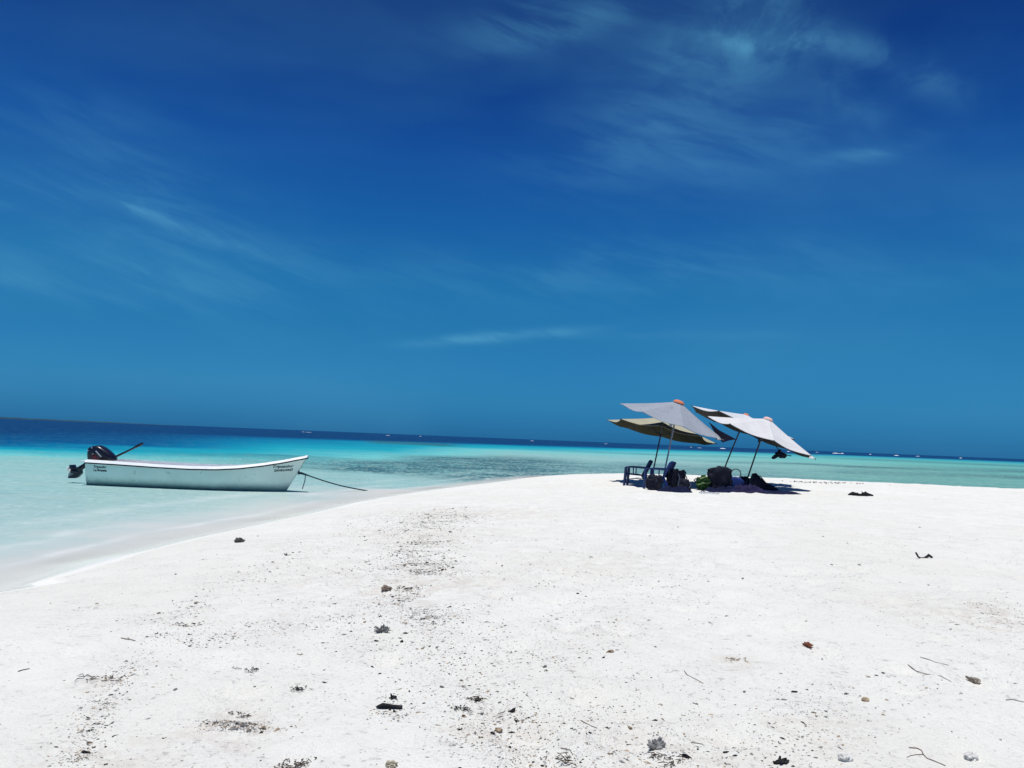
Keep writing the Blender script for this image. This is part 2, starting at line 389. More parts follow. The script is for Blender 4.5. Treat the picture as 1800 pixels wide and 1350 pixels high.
mx = n.n.new('ShaderNodeMixShader'); n.put(mx.inputs[0], n.math('MULTIPLY', clr, n.math('SUBTRACT', 1.0, n.math('MULTIPLY', sw, .8)))); n.l.new(body.outputs[0], mx.inputs[1]); n.l.new(tr.outputs[0], mx.inputs[2])
n.l.new(mx.outputs[0], o.inputs[0]); SEA = m
X, Y = polar(1.0, 400, 1.012, [500, 650, 900, 1300, 2000, 3500, 6000, 12000, 20000], 0.25, 4.0)
S = sdist(X, Y)
rr = np.hypot(X, Y); nn = 1.65*F/np.maximum(Y, 0.05*rr+1e-3)        # drop below the horizon, used only as log distance
nn = np.where(Y > 0.05*rr, nn, 1.65*F/(0.05*rr+1))
col_px = 900 + np.clip(F*X/np.maximum(Y, 0.3*rr), -2600, 2600)
ln = np.log(np.maximum(nn, 0.1))
def table(cols):
    xs = sorted(cols); vals = np.stack([np.interp(ln, np.log([a for a, _ in cols[x]]), [b_ for _, b_ in cols[x]]) for x in xs])
    xs = np.array(xs, float); idx = np.clip(np.searchsorted(xs, col_px)-1, 0, len(xs)-2)
    u = np.clip((col_px-xs[idx])/(xs[idx+1]-xs[idx]), 0, 1)
    a = np.take_along_axis(vals, idx[None], 0)[0]; b_ = np.take_along_axis(vals, (idx+1)[None], 0)[0]
    return a*(1-u)+b_*u
tone = table({-1500: [(20, 1), (60, .8), (90, .4), (200, .2)],
 0: [(24, 1), (34, .90), (46, .82), (51, .66), (55, .54), (62, .44), (68, .28), (110, .19), (200, .14)],
 250: [(14, 1), (24, .90), (38, .83), (41, .64), (50, .57), (56, .46), (64, .30), (80, .20), (200, .14)],
 500: [(13, 1), (17, .74), (24, .68), (32, .58), (46, .50), (58, .32), (75, .20), (200, .14)],
 700: [(12, 1), (15, .66), (26, .58), (34, .48), (44, .34), (60, .28), (90, .18)],
 900: [(10, 1), (12.5, .64), (18, .52), (23, .30), (32, .22), (70, .22), (90, .16)],
 1100: [(8, 1), (10.5, .60), (16, .46), (22, .30), (30, .22), (60, .22)],
 1300: [(7, 1), (8.5, .58), (14, .40), (22, .28), (32, .2), (60, .22)],
 1500: [(5, 1), (6.5, .62), (12, .46), (20, .32), (28, .22), (55, .24)],
 1800: [(4.5, 1), (6, .62), (14, .46), (26, .38), (36, .28), (60, .26)],
 3200: [(4.5, 1), (7, .6), (20, .4), (60, .26)]})
grass = table({-1500: [(10, 0), (60, 0)], 0: [(20, 0), (100, 0)], 200: [(54, 0), (58, .15), (64, 0)], 350: [(44, 0), (50, .30), (60, .1), (66, 0)],
 500: [(42, 0), (46, .45), (52, .3), (64, .3), (72, 0)],
 640: [(14, 0), (16, 0), (44, 0), (50, .55), (58, .7), (66, .75), (72, .05)],
 670: [(12, 0), (14, .6), (17, .6), (19, 0), (44, 0), (50, .6), (60, .8), (68, .85), (72, 0)],
 780: [(12, 0), (14.5, .7), (17, .7), (19, 0), (33, 0), (39, .75), (50, .8), (64, .7), (76, .2), (84, 0)],
 830: [(12, 0), (14.5, .0), (19, 0), (32, 0), (37, .8), (52, .85), (70, .65), (82, .1)],
 900: [(28, 0), (36, .8), (46, .9), (60, .75), (74, .5), (82, .2)],
 1050: [(16, 0), (18, .4), (20, 0), (30, 0), (38, .42), (60, .5)],
 1150: [(16, 0), (18, .5), (20, 0), (30, 0), (36, .42), (60, .5)], 1300: [(14, 0), (16, .3), (18, 0), (23, 0), (26, .35), (29, 0), (34, .2), (60, .42)],
 1420: [(21, 0), (24, .45), (26, 0), (36, .1), (60, .3)],
 1500: [(9, 0), (12, .25), (14, 0), (22, 0), (25, .5), (28, .1), (36, .3), (40, .12), (60, .25)],
 1800: [(10, 0), (13, .35), (15, 0), (18, .2), (22, .45), (26, .1), (33, .4), (37, .1), (60, .25)], 3200: [(10, .2), (60, .25)]})
grass = np.clip(grass*(1+.6*np.clip((col_px-1100)/300, 0, 1)), 0, 1)
green = np.clip((col_px-1100)/500, 0, 1)*np.clip((nn-5)/4, 0, 1)*np.clip(1.25-np.abs(np.log(nn/36))*0.35, 0, 1)
shoal = np.clip(-S, 0, 30)
tone = np.minimum(tone, 0.02+np.where(Y > 24, .12, .035)*shoal+ (shoal > 25)*1)
clearv = np.clip(np.exp(-(shoal+0.35*fbm(X/1.6, Y/1.6, 4, 3))/0.40), 0, 1)*0.97
clearv = np.where(S > 0, 0.97, np.maximum(clearv, 0.03))
wob = fbm(X/2.2, Y/2.2, 21, 3)
swash = np.zeros_like(S)
for d0, w0, a0 in ((.12, .07, .5), (.95, .10, .55), (1.9, .16, .4), (3.2, .3, .25)):
    swash = np.maximum(swash, a0*np.exp(-((shoal-d0-.5*wob*min(1, d0))/w0)**2)*(S < 0)*np.clip(.6+1.6*fbm(X/3, Y/3, 30+int(d0*10), 2), 0, 1))
wave = np.clip((shoal-0.8)/5, 0.03, 1)*np.clip(0.45+grass*1.0+ (nn < 60)*0.4, 0, 1)
o = grid_obj('sea_water', X, Y, np.zeros_like(X), SEA, {'tone': tone, 'grass': grass, 'clear': clearv, 'green': green, 'wave': wave, 'swash': swash}, close=True)
tag(o, kind='structure', label='turquoise shallow sea turning navy towards the horizon')

# surf breaking on the far reef
foam = simple('sea foam', (0.85, 0.88, 0.90), 0.9, 0.05)
mb = MB()
for k_ in range(26):
    pxx = random.choice([random.uniform(500, 1250), random.uniform(1250, 1900), random.uniform(1250, 2300)])
    D = random.uniform(700, 1000)
    xx = (pxx-900)/F*D; L = random.uniform(1, 4); hgt = random.uniform(0.10, .42)*(1.3 if pxx > 1250 else 0.7)
    segs = 7
    for i in range(segs):
        u0 = -1+2*i/segs; u1 = -1+2*(i+1)/segs
        h0 = hgt*(1-u0*u0)+.05; h1 = hgt*(1-u1*u1)+.05
        xa, xb = xx+u0*L, xx+u1*L
        mb.add([(xa, D, 0), (xb, D, 0), (xb, D+1, h1), (xa, D+1, h0), (xa, D+3, 0), (xb, D+3, 0)], [(0, 1, 2, 3), (3, 2, 5, 4)])
tag(mb.build('surf', foam), 'thin broken line of white surf on the reef at the horizon', 'surf', kind='stuff')
# low land on the far left
land = simple('far land', (0.010, 0.050, 0.085), 0.95, 0.2, 0.01)
mb = MB(); N = 120; D = 3200
tops = []
for i in range(N+1):
    pxx = -500 + 830*i/N; u = i/N
    tops.append(((pxx-900)/F*D, max(0.3, (7.0+5*mnoise.noise(Vector((i*0.35, 0, 0)))+3*mnoise.noise(Vector((i*1.3, 4, 0))))*(1-u**3))))
for i in range(N):
    (xa, ha), (xb, hb) = tops[i], tops[i+1]
    mb.add([(xa, D, -1), (xb, D, -1), (xb, D+40, hb), (xa, D+40, ha), (xb, D+140, hb*.8), (xa, D+140, ha*.8), (xb, D+200, -1), (xa, D+200, -1)], [(0, 1, 2, 3), (3, 2, 4, 5), (5, 4, 6, 7)])
tag(mb.build('distant_land', land), 'low dark coast on the horizon at far left', kind='structure')

# ------------------------------------------------------------------ boat
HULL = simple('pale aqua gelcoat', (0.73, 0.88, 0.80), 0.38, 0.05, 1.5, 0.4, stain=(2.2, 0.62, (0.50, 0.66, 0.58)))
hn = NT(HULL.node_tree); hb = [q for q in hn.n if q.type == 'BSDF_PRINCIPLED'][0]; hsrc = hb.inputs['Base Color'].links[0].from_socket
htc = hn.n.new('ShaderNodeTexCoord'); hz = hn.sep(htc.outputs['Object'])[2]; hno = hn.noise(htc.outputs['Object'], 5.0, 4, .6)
hn.l.new(hn.mix(hn.mapr(hn.math('ADD', hz, hn.math('MULTIPLY', hno, .10)), .02, .33, .92, 0), hsrc, (.11, .24, .23)), hb.inputs['Base Color'])   # darker teal towards the waterline: water bounce put into the hull colour
RUB = simple('dark rubber', (0.012, 0.015, 0.03), 0.5)
INNER = simple('white inner deck', (0.80, 0.81, 0.82), 0.5, 0.05)
INK = simple('dark lettering paint', (0.012, 0.02, 0.035), 0.5)
COWL = simple('black motor cowling', (0.010, 0.010, 0.022), 0.28, 0.3, 12, 0.5)
MRED = simple('dark red motor decal', (0.10, 0.010, 0.02), 0.35)
SILV = simple('silver decal', (0.6, 0.62, 0.66), 0.35)
ALU = simple('worn aluminium', (0.75, 0.78, 0.80), 0.45, 0.1, 10)
BD = P(330, 861, 0).y + 0.78              # distance of the boat's centre line
x0 = PY(147, 850, BD-.66).x; x1 = PY(539, 806, BD).x; L = x1-x0
GCAP = simple('white gunwale paint', (0.90, 0.91, 0.91), 0.4, 0.03)
boat = empty('motorboat', (x0, BD, 0))
tag(boat, 'white open fishing boat with a tilted black outboard, afloat at the sand edge', 'boat')
def sheer(u):
    return float(np.interp(u, [0, .15, .35, .5, .62, .72, .82, .91, 1.0], [.60, .585, .555, .545, .560, .605, .69, .79, .925]))
def half(u):
    return float(np.interp(u, [0, .2, .45, .6, .72, .82, .9, .96, 1.0], [.66, .74, .80, .78, .68, .52, .33, .16, .035]))
def stemx(u, z):                            # the stem rakes back towards the keel
    f = max(0.0, (u-0.80)/0.20); return -0.50*f*f*max(0, (0.925-z)/0.925)
def section(u, inset=0.0, zin=0.0):
    w = half(u); s = sheer(u); kz = -0.16 + 0.10*max(0, (u-.82)/.18)
    fr = max(0.0, (u-.6)/.4)
    ch = (0.80-0.45*fr)                     # chine width share
    pts = []
    prof = [(1.0, s), (0.985-.05*fr, s*0.80), (0.955-.13*fr, s*0.60), (0.92-.24*fr, s*0.40), (0.87-.34*fr, s*0.22), (0.78-.42*fr, s*.06-.02), (0.56-.40*fr, -0.09+.02*fr), (0.28-.2*fr, kz+.03), (0.0, kz)]
    for a, z in prof:
        pts.append((u*L + stemx(u, z), max(a*w-inset, 0.0) if a > 0 else 0.0, z+zin if a < 0.9 else z))
    return pts
us = [i/40 for i in range(41)]
mb = MB(); secs = [section(u) for u in us]; K = len(secs[0]); vs = []; fs = []
for sct in secs:
    vs += [(x, -y, z) for x, y, z in sct] + [(x, y, z) for x, y, z in sct[-2::-1]]
M_ = 2*K-1
for i in range(40):
    for j in range(M_-1): fs.append((i*M_+j, (i+1)*M_+j, (i+1)*M_+j+1, i*M_+j+1))
mb.add(vs, fs); mb.add([v for v in vs[:M_]], [tuple(range(M_))])   # transom
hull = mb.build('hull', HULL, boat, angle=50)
mb = MB(); vs = []; fs = []                  # inner skin and floor
for u in us[:35]:
    w = max(half(u)-.035, .01); s = sheer(u)-.004; fx = u*L
    fr = max(0, (u-.6)/.4)
    row = [(fx, -w, s), (fx, -w*(.78-.2*fr), s*.6), (fx, -w*(.66-.35*fr), .10+.25*fr**2), (fx, 0, .08+.25*fr**2), (fx, w*(.66-.35*fr), .10+.25*fr**2), (fx, w*(.78-.2*fr), s*.6), (fx, w, s)]
    vs += row
for i in range(34):
    for j in range(6): fs.append((i*7+j+1, (i+1)*7+j+1, (i+1)*7+j, i*7+j))
mb.add(vs, fs); mb.add(vs[-7:], [tuple(range(7))])
mb.add([(0.05, -.62, .08), (0.05, .62, .08), (0.05, .62, .56), (.05, .28, .56), (.05, .26, .44), (.05, -.26, .44), (.05, -.28, .56), (.05, -.62, .56)], [(0, 1, 2, 3, 4, 5, 6, 7)])
mb.build('inner_deck', INNER, boat)
for sgn in (-1, 1):                          # gunwale caps and rub rails
    mb = MB(); rb = MB()
    for i in range(40):
        def q(u, off, dz): return (u*L+ (0.03 if u > .97 else 0), sgn*(half(u)+off), sheer(u)+dz)
        a, b_ = us[i], us[i+1]
        wa, wb = min(.12, half(a)*.9), min(.12, half(b_)*.9); p = [q(a, -.005, .06), q(a, -wa, .065), q(a, -wa, 0), q(a, .04, 0), q(b_, -.005, .06), q(b_, -wb, .065), q(b_, -wb, 0), q(b_, .04, 0)]
        mb.add(p, [(0, 4, 5, 1), (1, 5, 6, 2), (2, 6, 7, 3), (3, 7, 4, 0)])
        p = [q(a, .028, -.002), q(a, .028, -.034), q(a, -.004, -.034), q(a, -.004, -.002), q(b_, .028, -.002), q(b_, .028, -.034), q(b_, -.004, -.034), q(b_, -.004, -.002)]
        rb.add(p, [(0, 4, 5, 1), (1, 5, 6, 2), (2, 6, 7, 3), (3, 7, 4, 0)])
    mb.build('gunwale', GCAP, boat); rb.build('rub_rail', RUB, boat)
mb = MB(); mb.box((-.05, 0, .615), (.16, 1.36, .03), bev=.006); mb.build('transom_cap', GCAP, boat)
mb = MB()                                    # small foredeck
vs = []
for i in range(9):
    u = .86+.14*i/8; vs += [(u*L, -half(u)+.02, sheer(u)+.012), (u*L, 0, sheer(u)+.035), (u*L, half(u)-.02, sheer(u)+.012)]
fs = []
for i in range(8):
    for j in range(2): fs.append((i*3+j, (i+1)*3+j, (i+1)*3+j+1, i*3+j+1))
mb.add(vs, fs); mb.build('foredeck', GCAP, boat)
for u in (.16, .40, .64):
    w = half(u)-.05; mb = MB(); mb.box((u*L, 0, .42), (.26, 2*w, .035), bev=.008); mb.box((u*L, 0, .25), (.03, 1.2*w, .33)); mb.build('thwart', INNER, boat)
mb = MB(); mb.tube([(L-.235, 0, .52), (L-.18, 0, .53), (L-.14, 0, .50), (L-.18, 0, .46), (L-.25, 0, .47)], .012, 8); mb.build('bow_eye', ALU, boat)
def hull_y(xl, z):
    best = None
    for i in range(40):
        a, b_ = secs[i], secs[i+1]
        for j in range(K-1):
            if a[j+1][2] <= z <= a[j][2]:
                f = (z-a[j+1][2])/max(1e-6, a[j][2]-a[j+1][2]); xa = a[j+1][0]+(a[j][0]-a[j+1][0])*f; ya = a[j+1][1]+(a[j][1]-a[j+1][1])*f
                for jj in range(K-1):
                    if b_[jj+1][2] <= z <= b_[jj][2]:
                        g = (z-b_[jj+1][2])/max(1e-6, b_[jj][2]-b_[jj+1][2]); xb = b_[jj+1][0]+(b_[jj][0]-b_[jj+1][0])*g; yb = b_[jj+1][1]+(b_[jj][1]-b_[jj+1][1])*g
                        if xa <= xl <= xb: return ya+(yb-ya)*(xl-xa)/max(1e-6, xb-xa)
    return half(xl/L)
def lettering(txt, x, z, size, shear=0.0, slope=0.0, width=None, bold=0.0):
    cu = bpy.data.curves.new('lettering', 'FONT'); cu.body = txt; cu.size = size; cu.shear = shear; cu.offset = bold; cu.resolution_u = 2
    ob = bpy.data.objects.new('tmp', cu); C.objects.link(ob)
    dg = bpy.context.evaluated_depsgraph_get(); me = bpy.data.meshes.new_from_object(ob.evaluated_get(dg)); bpy.data.objects.remove(ob)
    xs_ = [v.co.x for v in me.vertices]; k_ = (width/(max(xs_)-min(xs_))) if width else 1
    vs = []
    for v in me.vertices:
        xl = x+(v.co.x-min(xs_))*k_; zz = z+v.co.y+slope*(xl-x)
        vs.append((xl, -hull_y(xl, zz)-0.006, zz))
    me2 = MB(); me2.add(vs, [tuple(p.vertices) for p in me.polygons]); bpy.data.meshes.remove(me)
    me2.build('lettering', INK, boat, smooth=False)
px = 1/F*BD
lettering('Tripeador', (162-147)*px, .46, .095, 0.3, 0, 23*px, .002)
lettering('La Roseta', (162-147)*px, .375, .085, 0, 0, 23*px, .003)
lettering('Tripeador', (460-147)*px, .625, .095, 0.35, 0.07, 31*px, .002)
lettering('SANN-0447', (462-147)*px, .53, .085, 0, 0.07, 28*px, .003)
# tilted outboard motor
mot = MB()
mot.box((-.10, 0, .50), (.10, .26, .26), bev=.01)                                   # clamp bracket
mot.box((-.10, -.10, .66), (.10, .03, .14), bev=.005); mot.box((-.10, .10, .66), (.10, .03, .14), bev=.005)
def bl(pxx, pyy): q = PY(pxx, pyy, BD); return Vector((q.x-x0, 0, q.z))
a = bl(168, 806); b_ = bl(137, 826)
dv = (b_-a)
mot.tube([a, a+dv*.3, a+dv*.7, b_], [.10, .075, .065, .075], 10)
motor = mot.build('outboard_motor', COWL, boat)
cw = [(157.5, 811), (156.5, 800), (157.5, 789), (161, 785.5), (169, 783.2), (177, 783.0), (184, 786.5), (192, 792.5), (199, 799), (203.5, 805), (203, 809), (196, 811.5), (180, 812)]
cpts = [bl(*q) for q in cw]; cen = sum(cpts, Vector())/len(cpts)
mb = MB(); layers = [(-.19, .55), (-.17, .84), (-.12, .97), (0, 1.02), (.12, .97), (.17, .84), (.19, .55)]; vs = []; fs = []; nC = len(cpts)
for yy, kk in layers: vs += [cen+(c_-cen)*kk+Vector((0, yy, 0)) for c_ in cpts]
for i in range(len(layers)-1):
    for j in range(nC): fs.append((i*nC+j, i*nC+(j+1) % nC, (i+1)*nC+(j+1) % nC, (i+1)*nC+j))
fs += [tuple(range(nC))[::-1], tuple((len(layers)-1)*nC+j for j in range(nC))]
mb.add(vs, fs); cowl = mb.build('cowling', COWL, motor, angle=60)
def decal(pts2, mat, name='decal'):
    mb = MB(); f_ = [bl(*q)+Vector((0, -.195, 0)) for q in pts2]; g_ = [p+Vector((0, .03, 0)) for p in f_]; k_ = len(f_)
    mb.add(f_+g_, [tuple(range(k_)), tuple(range(k_, 2*k_))[::-1]]+[(i, (i+1) % k_, k_+(i+1) % k_, k_+i) for i in range(k_)])
    mb.build(name, mat, motor, smooth=False)
decal([(168, 798), (174, 799), (181, 806), (184, 809.5), (174, 809.5), (168, 806)], MRED)
decal([(174, 792.5), (176, 792.2), (185, 802.5), (183.2, 803)], SILV)
decal([(168, 797), (169.2, 796.8), (173, 801), (171.8, 801.3)], SILV)
decal([(167, 786), (168.6, 785.6), (168.2, 788), (166.8, 788)], SILV)
decal([(160, 791), (161.6, 790.8), (161.4, 793), (160, 793)], SILV)
mb = MB(); mb.tube([bl(198, 806), bl(204, 802.5), bl(225, 792.5), bl(238, 786)], [.035, .03, .026, .026], 8); mb.tube([bl(237, 786.5), bl(241, 784.3), bl(251, 779.3)], [.03, .036, .034], 8); mb.build('tiller', COWL, motor)
mb = MB()                                    # lower unit with cavitation plate and skeg
def plate(pts2, y, h, mi=0):
    f_ = [bl(*q)+Vector((0, y-h, 0)) for q in pts2]; g_ = [bl(*q)+Vector((0, y+h, 0)) for q in pts2]; k_ = len(f_)
    mb.add(f_+g_, [tuple(range(k_)), tuple(range(k_, 2*k_))[::-1]]+[(i, (i+1) % k_, k_+(i+1) % k_, k_+i) for i in range(k_)])
plate([(127.5, 817.5), (130, 818.5), (132, 821), (139, 821.5), (142.5, 818.5), (144, 826), (144.5, 832), (139, 838), (134, 840.5), (122, 840.5), (120.5, 839), (127, 836), (131, 832), (130.5, 828), (125.5, 824)], 0, .045)
plate([(126, 817), (128.5, 816.8), (131, 822), (139, 822), (144, 818.5), (144.5, 822), (138, 825), (126, 824)], 0, .12)
mb.tube([bl(143, 831), bl(137, 829.5), bl(129, 828), bl(125, 828)], [.03, .07, .075, .055], 10)
mb.build('lower_unit', COWL, motor)
mb = MB(); mb.tube([bl(127, 828), bl(121.5, 827.6)], [.05, .03], 8)
ax = (bl(121, 827.6)-bl(127, 828)).normalized()
for k_ in range(3):
    an = k_*2*math.pi/3+.5; e = (Vector((0, 1, 0))*math.cos(an)+Vector((0, 0, 1))*math.sin(an)); sd = ax.cross(e)
    cpt = bl(124, 827.8)
    tip = [cpt+e*.04-sd*.03+ax*-.02, cpt+e*.10-sd*.08-ax*.03, cpt+e*.18-sd*.03, cpt+e*.16+sd*.06+ax*.03, cpt+e*.04+sd*.03+ax*.02]
    mb.add(tip+[p+ax*.012 for p in tip], [(0, 1, 2, 3, 4), (9, 8, 7, 6, 5)]+[(i, (i+1) % 5, 5+(i+1) % 5, 5+i) for i in range(5)])
mb.build('propeller', ALU, motor)
# mooring rope
ROPE = simple('dark teal rope', (0.012, 0.045, 0.06), 0.9, 0.2, 40)
r0 = PY(524.5, 830, BD); r1 = PY(538, 834.5, BD-.1); r2 = PY(645, 862.5, P(645, 862.5, 0).y)
mb = MB(); pts = [r0+Vector((-.05, 0, .02)), r0+Vector((0, 0, .05)), r0+Vector((.03, 0, -.02)), r0.lerp(r1, .5), r1]
for i in range(1, 17):
    u = i/16; p = r1.lerp(r2, u); p.z -= .05*math.sin(math.pi*u); pts.append(p)
pts.append(r2+Vector((.25, -.1, -.12)))
mb.tube(pts, [.024]*5+[.017]*(len(pts)-5), 7)
q0 = PY(537, 834, BD-.1); q1 = PY(531.5, 859.5, BD-.1)
mb.tube([q0, q0.lerp(q1, .4)+Vector((.02, 0, 0)), q1], .013, 6)
mb.tube([r0+Vector((0, 0, -.03)), r0.lerp(r1, .4), r1], [.03, .032, .026], 7)
rope = mb.build('mooring_rope', ROPE); tag(rope, 'dark rope from the boat bow running into the shallows, short end dangling', 'rope')

# ------------------------------------------------------------------ umbrellas
POLE = simple('dark painted pole', (0.020, 0.028, 0.05), 0.5)
STEEL = simple('grey steel pole', (0.35, 0.40, 0.45), 0.4, metal=0.4)
def fabric(name, c, stain=None):
    m, n, o = newmat(name); tcn = n.n.new('ShaderNodeTexCoord'); V = tcn.outputs['Object']
    f = n.noise(V, 3.0, 5, 0.6); c1 = tuple(x*.90 for x in c)
    colr = n.mix(n.mapr(f, .3, .7, 0, 1), c1, c)
    if stain:
        g = n.noise(V, 6.0, 6, 0.7, 0.5); colr = n.mix(n.mapr(g, 0.60, 0.68, 0, .75), colr, stain)
    dif = n.n.new('ShaderNodeBsdfDiffuse'); n.put(dif.inputs[0], colr)
    bp = n.n.new('ShaderNodeBump'); bp.inputs['Strength'].default_value = .5; bp.inputs['Distance'].default_value = .03; n.put(bp.inputs['Height'], n.noise(V, 4, 5)); n.l.new(bp.outputs[0], dif.inputs['Normal'])
    n.l.new(dif.outputs[0], o.inputs[0]); return m
CAPM = fabric('orange cap cloth', (0.72, 0.26, 0.14))
CAPW = fabric('faded pink cap cloth', (0.80, 0.55, 0.50))
def umbrella(label, apex_px, base_px, Y, left_px, right_px, back, h, spin, mat, underside_shade, polemat, capm, capr=.17):
    apex = PY(*apex_px, Y); b_ = P(*base_px, 0.44)
    base = Vector((b_.x, b_.y, gz(b_.x, b_.y)))
    ax = (apex-base); ln_ = ax.length; axn = ax.normalized()
    root = empty('beach_umbrella', base); tag(root, label, 'umbrella', 'tilted beach umbrellas on the sand')
    # canopy axis: perpendicular to the rim chord seen in the photo, tipped towards the camera by `back`
    l_ = PY(*left_px, Y); r_ = PY(*right_px, Y); ch = (r_-l_); Rr = ch.length/2*1.01
    chn = ch.normalized(); nrm = Vector((0, -1, 0)).cross(chn); nrm = -nrm if nrm.z < 0 else nrm
    nrm = (Matrix.Rotation(back, 3, chn) @ nrm).normalized()
    fwd = nrm.cross(chn).normalized()
    A = apex-base; ctr = A-nrm*h
    def pt(ang, tt, off=0.0):
        seg = 2*math.pi/8; k_ = (ang-spin) % seg-seg/2
        rad = Rr*math.cos(seg/2)/math.cos(k_)
        edge = math.cos(k_/seg*math.pi)            # 1 mid-panel, 0 at rib
        rad *= (1-.05*edge*tt**3)
        zz = h*(1-tt)-.02*math.sin(math.pi*tt)-.065*edge*tt*math.sin(math.pi*min(tt, .9)*.6)
        return ctr+chn*(math.cos(ang)*rad*tt)+fwd*(math.sin(ang)*rad*tt)+nrm*(zz+off)
    NA, NT_ = 64, 9; mb = MB(); vs = []; fs = []
    for off, sgn in ((0, 0), (-.012, 1)):
        for i in range(NT_+1):
            tt = max(i/NT_, .02)
            for j in range(NA): vs.append(pt(spin+2*math.pi*j/NA, tt, off))
    base2 = (NT_+1)*NA
    for i in range(NT_):
        for j in range(NA):
            a_, b2 = i*NA+j, i*NA+(j+1) % NA; fs.append((a_, b2, b2+NA, a_+NA))
    nf = len(fs); mb.add(vs, fs, 0)
    mb.f += [tuple(base2+k_ for k_ in f)[::-1] for f in fs]; mb.m += [1]*nf
    e = NT_*NA
    mb.f += [(e+j, base2+e+j, base2+e+(j+1) % NA, e+(j+1) % NA) for j in range(NA)]; mb.m += [0]*NA
    mb.build('canopy', [mat, underside_shade], root, angle=9)
    mb = MB(); mb.tube([Vector((0, 0, -.3))-Vector((axn.x, axn.y, 0))*.3, A*.5, A-nrm*.03], .024, 10); mb.build('pole', polemat, root)
    mb = MB()
    n_ = 12; vs = [A+nrm*.045]
    for rr_, dz in ((capr*.6, .035), (capr, -.015), (capr*1.02, -.05)):
        vs += [A+chn*math.cos(2*math.pi*j/n_)*rr_+fwd*math.sin(2*math.pi*j/n_)*rr_+nrm*dz for j in range(n_)]
    fs = [(0, 1+j, 1+(j+1) % n_) for j in range(n_)]
    for r2_ in range(2): fs += [(1+r2_*n_+j, 1+(r2_+1)*n_+j, 1+(r2_+1)*n_+(j+1) % n_, 1+r2_*n_+(j+1) % n_) for j in range(n_)]
    mb.add(vs, fs); mb.build('top_cap', capm, root, angle=60)
    run = A-nrm*(h+.12)
    for k_ in range(8):
        an = spin+k_*math.pi/4; mb = MB()
        mb.tube([pt(an, .05, -.03), pt(an, .5, -.028), pt(an, 1.0, -.02)], .009, 6)
        tip = pt(an, 1.0, -.012); outv = (tip-ctr).normalized(); mb.tube([tip-outv*.07, tip+outv*.025], .018, 6)
        mb.tube([pt(an, .5, -.035), run], .007, 5)
        mb.build('rib', polemat, root)
    mb = MB(); mb.tube([run-nrm*.05, run+nrm*.05], .045, 10); mb.build('runner', polemat, root)
    return root, pt, base
UNDERW = fabric('grey underside shade', (0.085, 0.082, 0.075)); UNDERY = fabric('olive underside shade', (0.06, 0.06, 0.04)); UNDERP = fabric('slate underside shade', (0.05, 0.05, 0.09))  # dark canopy undersides: shade put into the cloth colour
YB = P(1147, 850, .44).y; 
uB = umbrella('khaki beach umbrella behind the grey one, leaning over the blue chairs', (1168, 733), (1144, 846), 26.2, (1079, 739), (1264, 783), R(-2.5), .49, R(-12), fabric('khaki canvas', (0.42, 0.41, 0.30)), UNDERY, POLE, CAPM, .10)
uA = umbrella('weathered grey beach umbrella with a bright orange cap', (1194, 706), (1162, 856), 23.6, (1096, 713), (1275, 776), R(6), .62, R(2), fabric('dirty grey canvas', (0.33, 0.365, 0.41), (0.13, 0.17, 0.20)), UNDERP, STEEL, CAPM, .17)
Yf = 24.2; o0 = uA[2]; mb = MB()          # loose corner of the grey canopy flapping behind its right edge
fl = [PY(1246, 742, Yf)-o0, PY(1263, 756, Yf)-o0, PY(1294, 772.5, Yf)-o0, PY(1283, 774, Yf)-o0, PY(1270, 778, Yf)-o0, PY(1258, 764, Yf)-o0]
mb.add(fl+[p+Vector((.01, .012, .004)) for p in fl], [(0, 1, 5), (1, 2, 3), (1, 3, 5), (3, 4, 5), (6, 11, 7), (7, 9, 8), (7, 11, 9), (9, 11, 10)]+[(i, 6+i, 6+(i+1) % 6, (i+1) % 6) for i in range(6)])
mb.build('loose_panel', UNDERP, uA[0])
uC = umbrella('white beach umbrella partly hidden behind the other white one', (1312, 729), (1264, 846), 26.8, (1221, 713), (1400, 779), R(0), .36, R(3), fabric('white canvas', (0.62, 0.64, 0.66)), UNDERW, POLE, CAPM, .11)
uD = umbrella('front white beach umbrella at the right with a faded pink cap', (1351, 736), (1309, 852), 24.0, (1244, 731), (1428, 804), R(5), .60, R(-4), fabric('clean white canvas', (0.68, 0.675, 0.67), (0.62, 0.56, 0.54)), UNDERW, POLE, CAPW, .15)

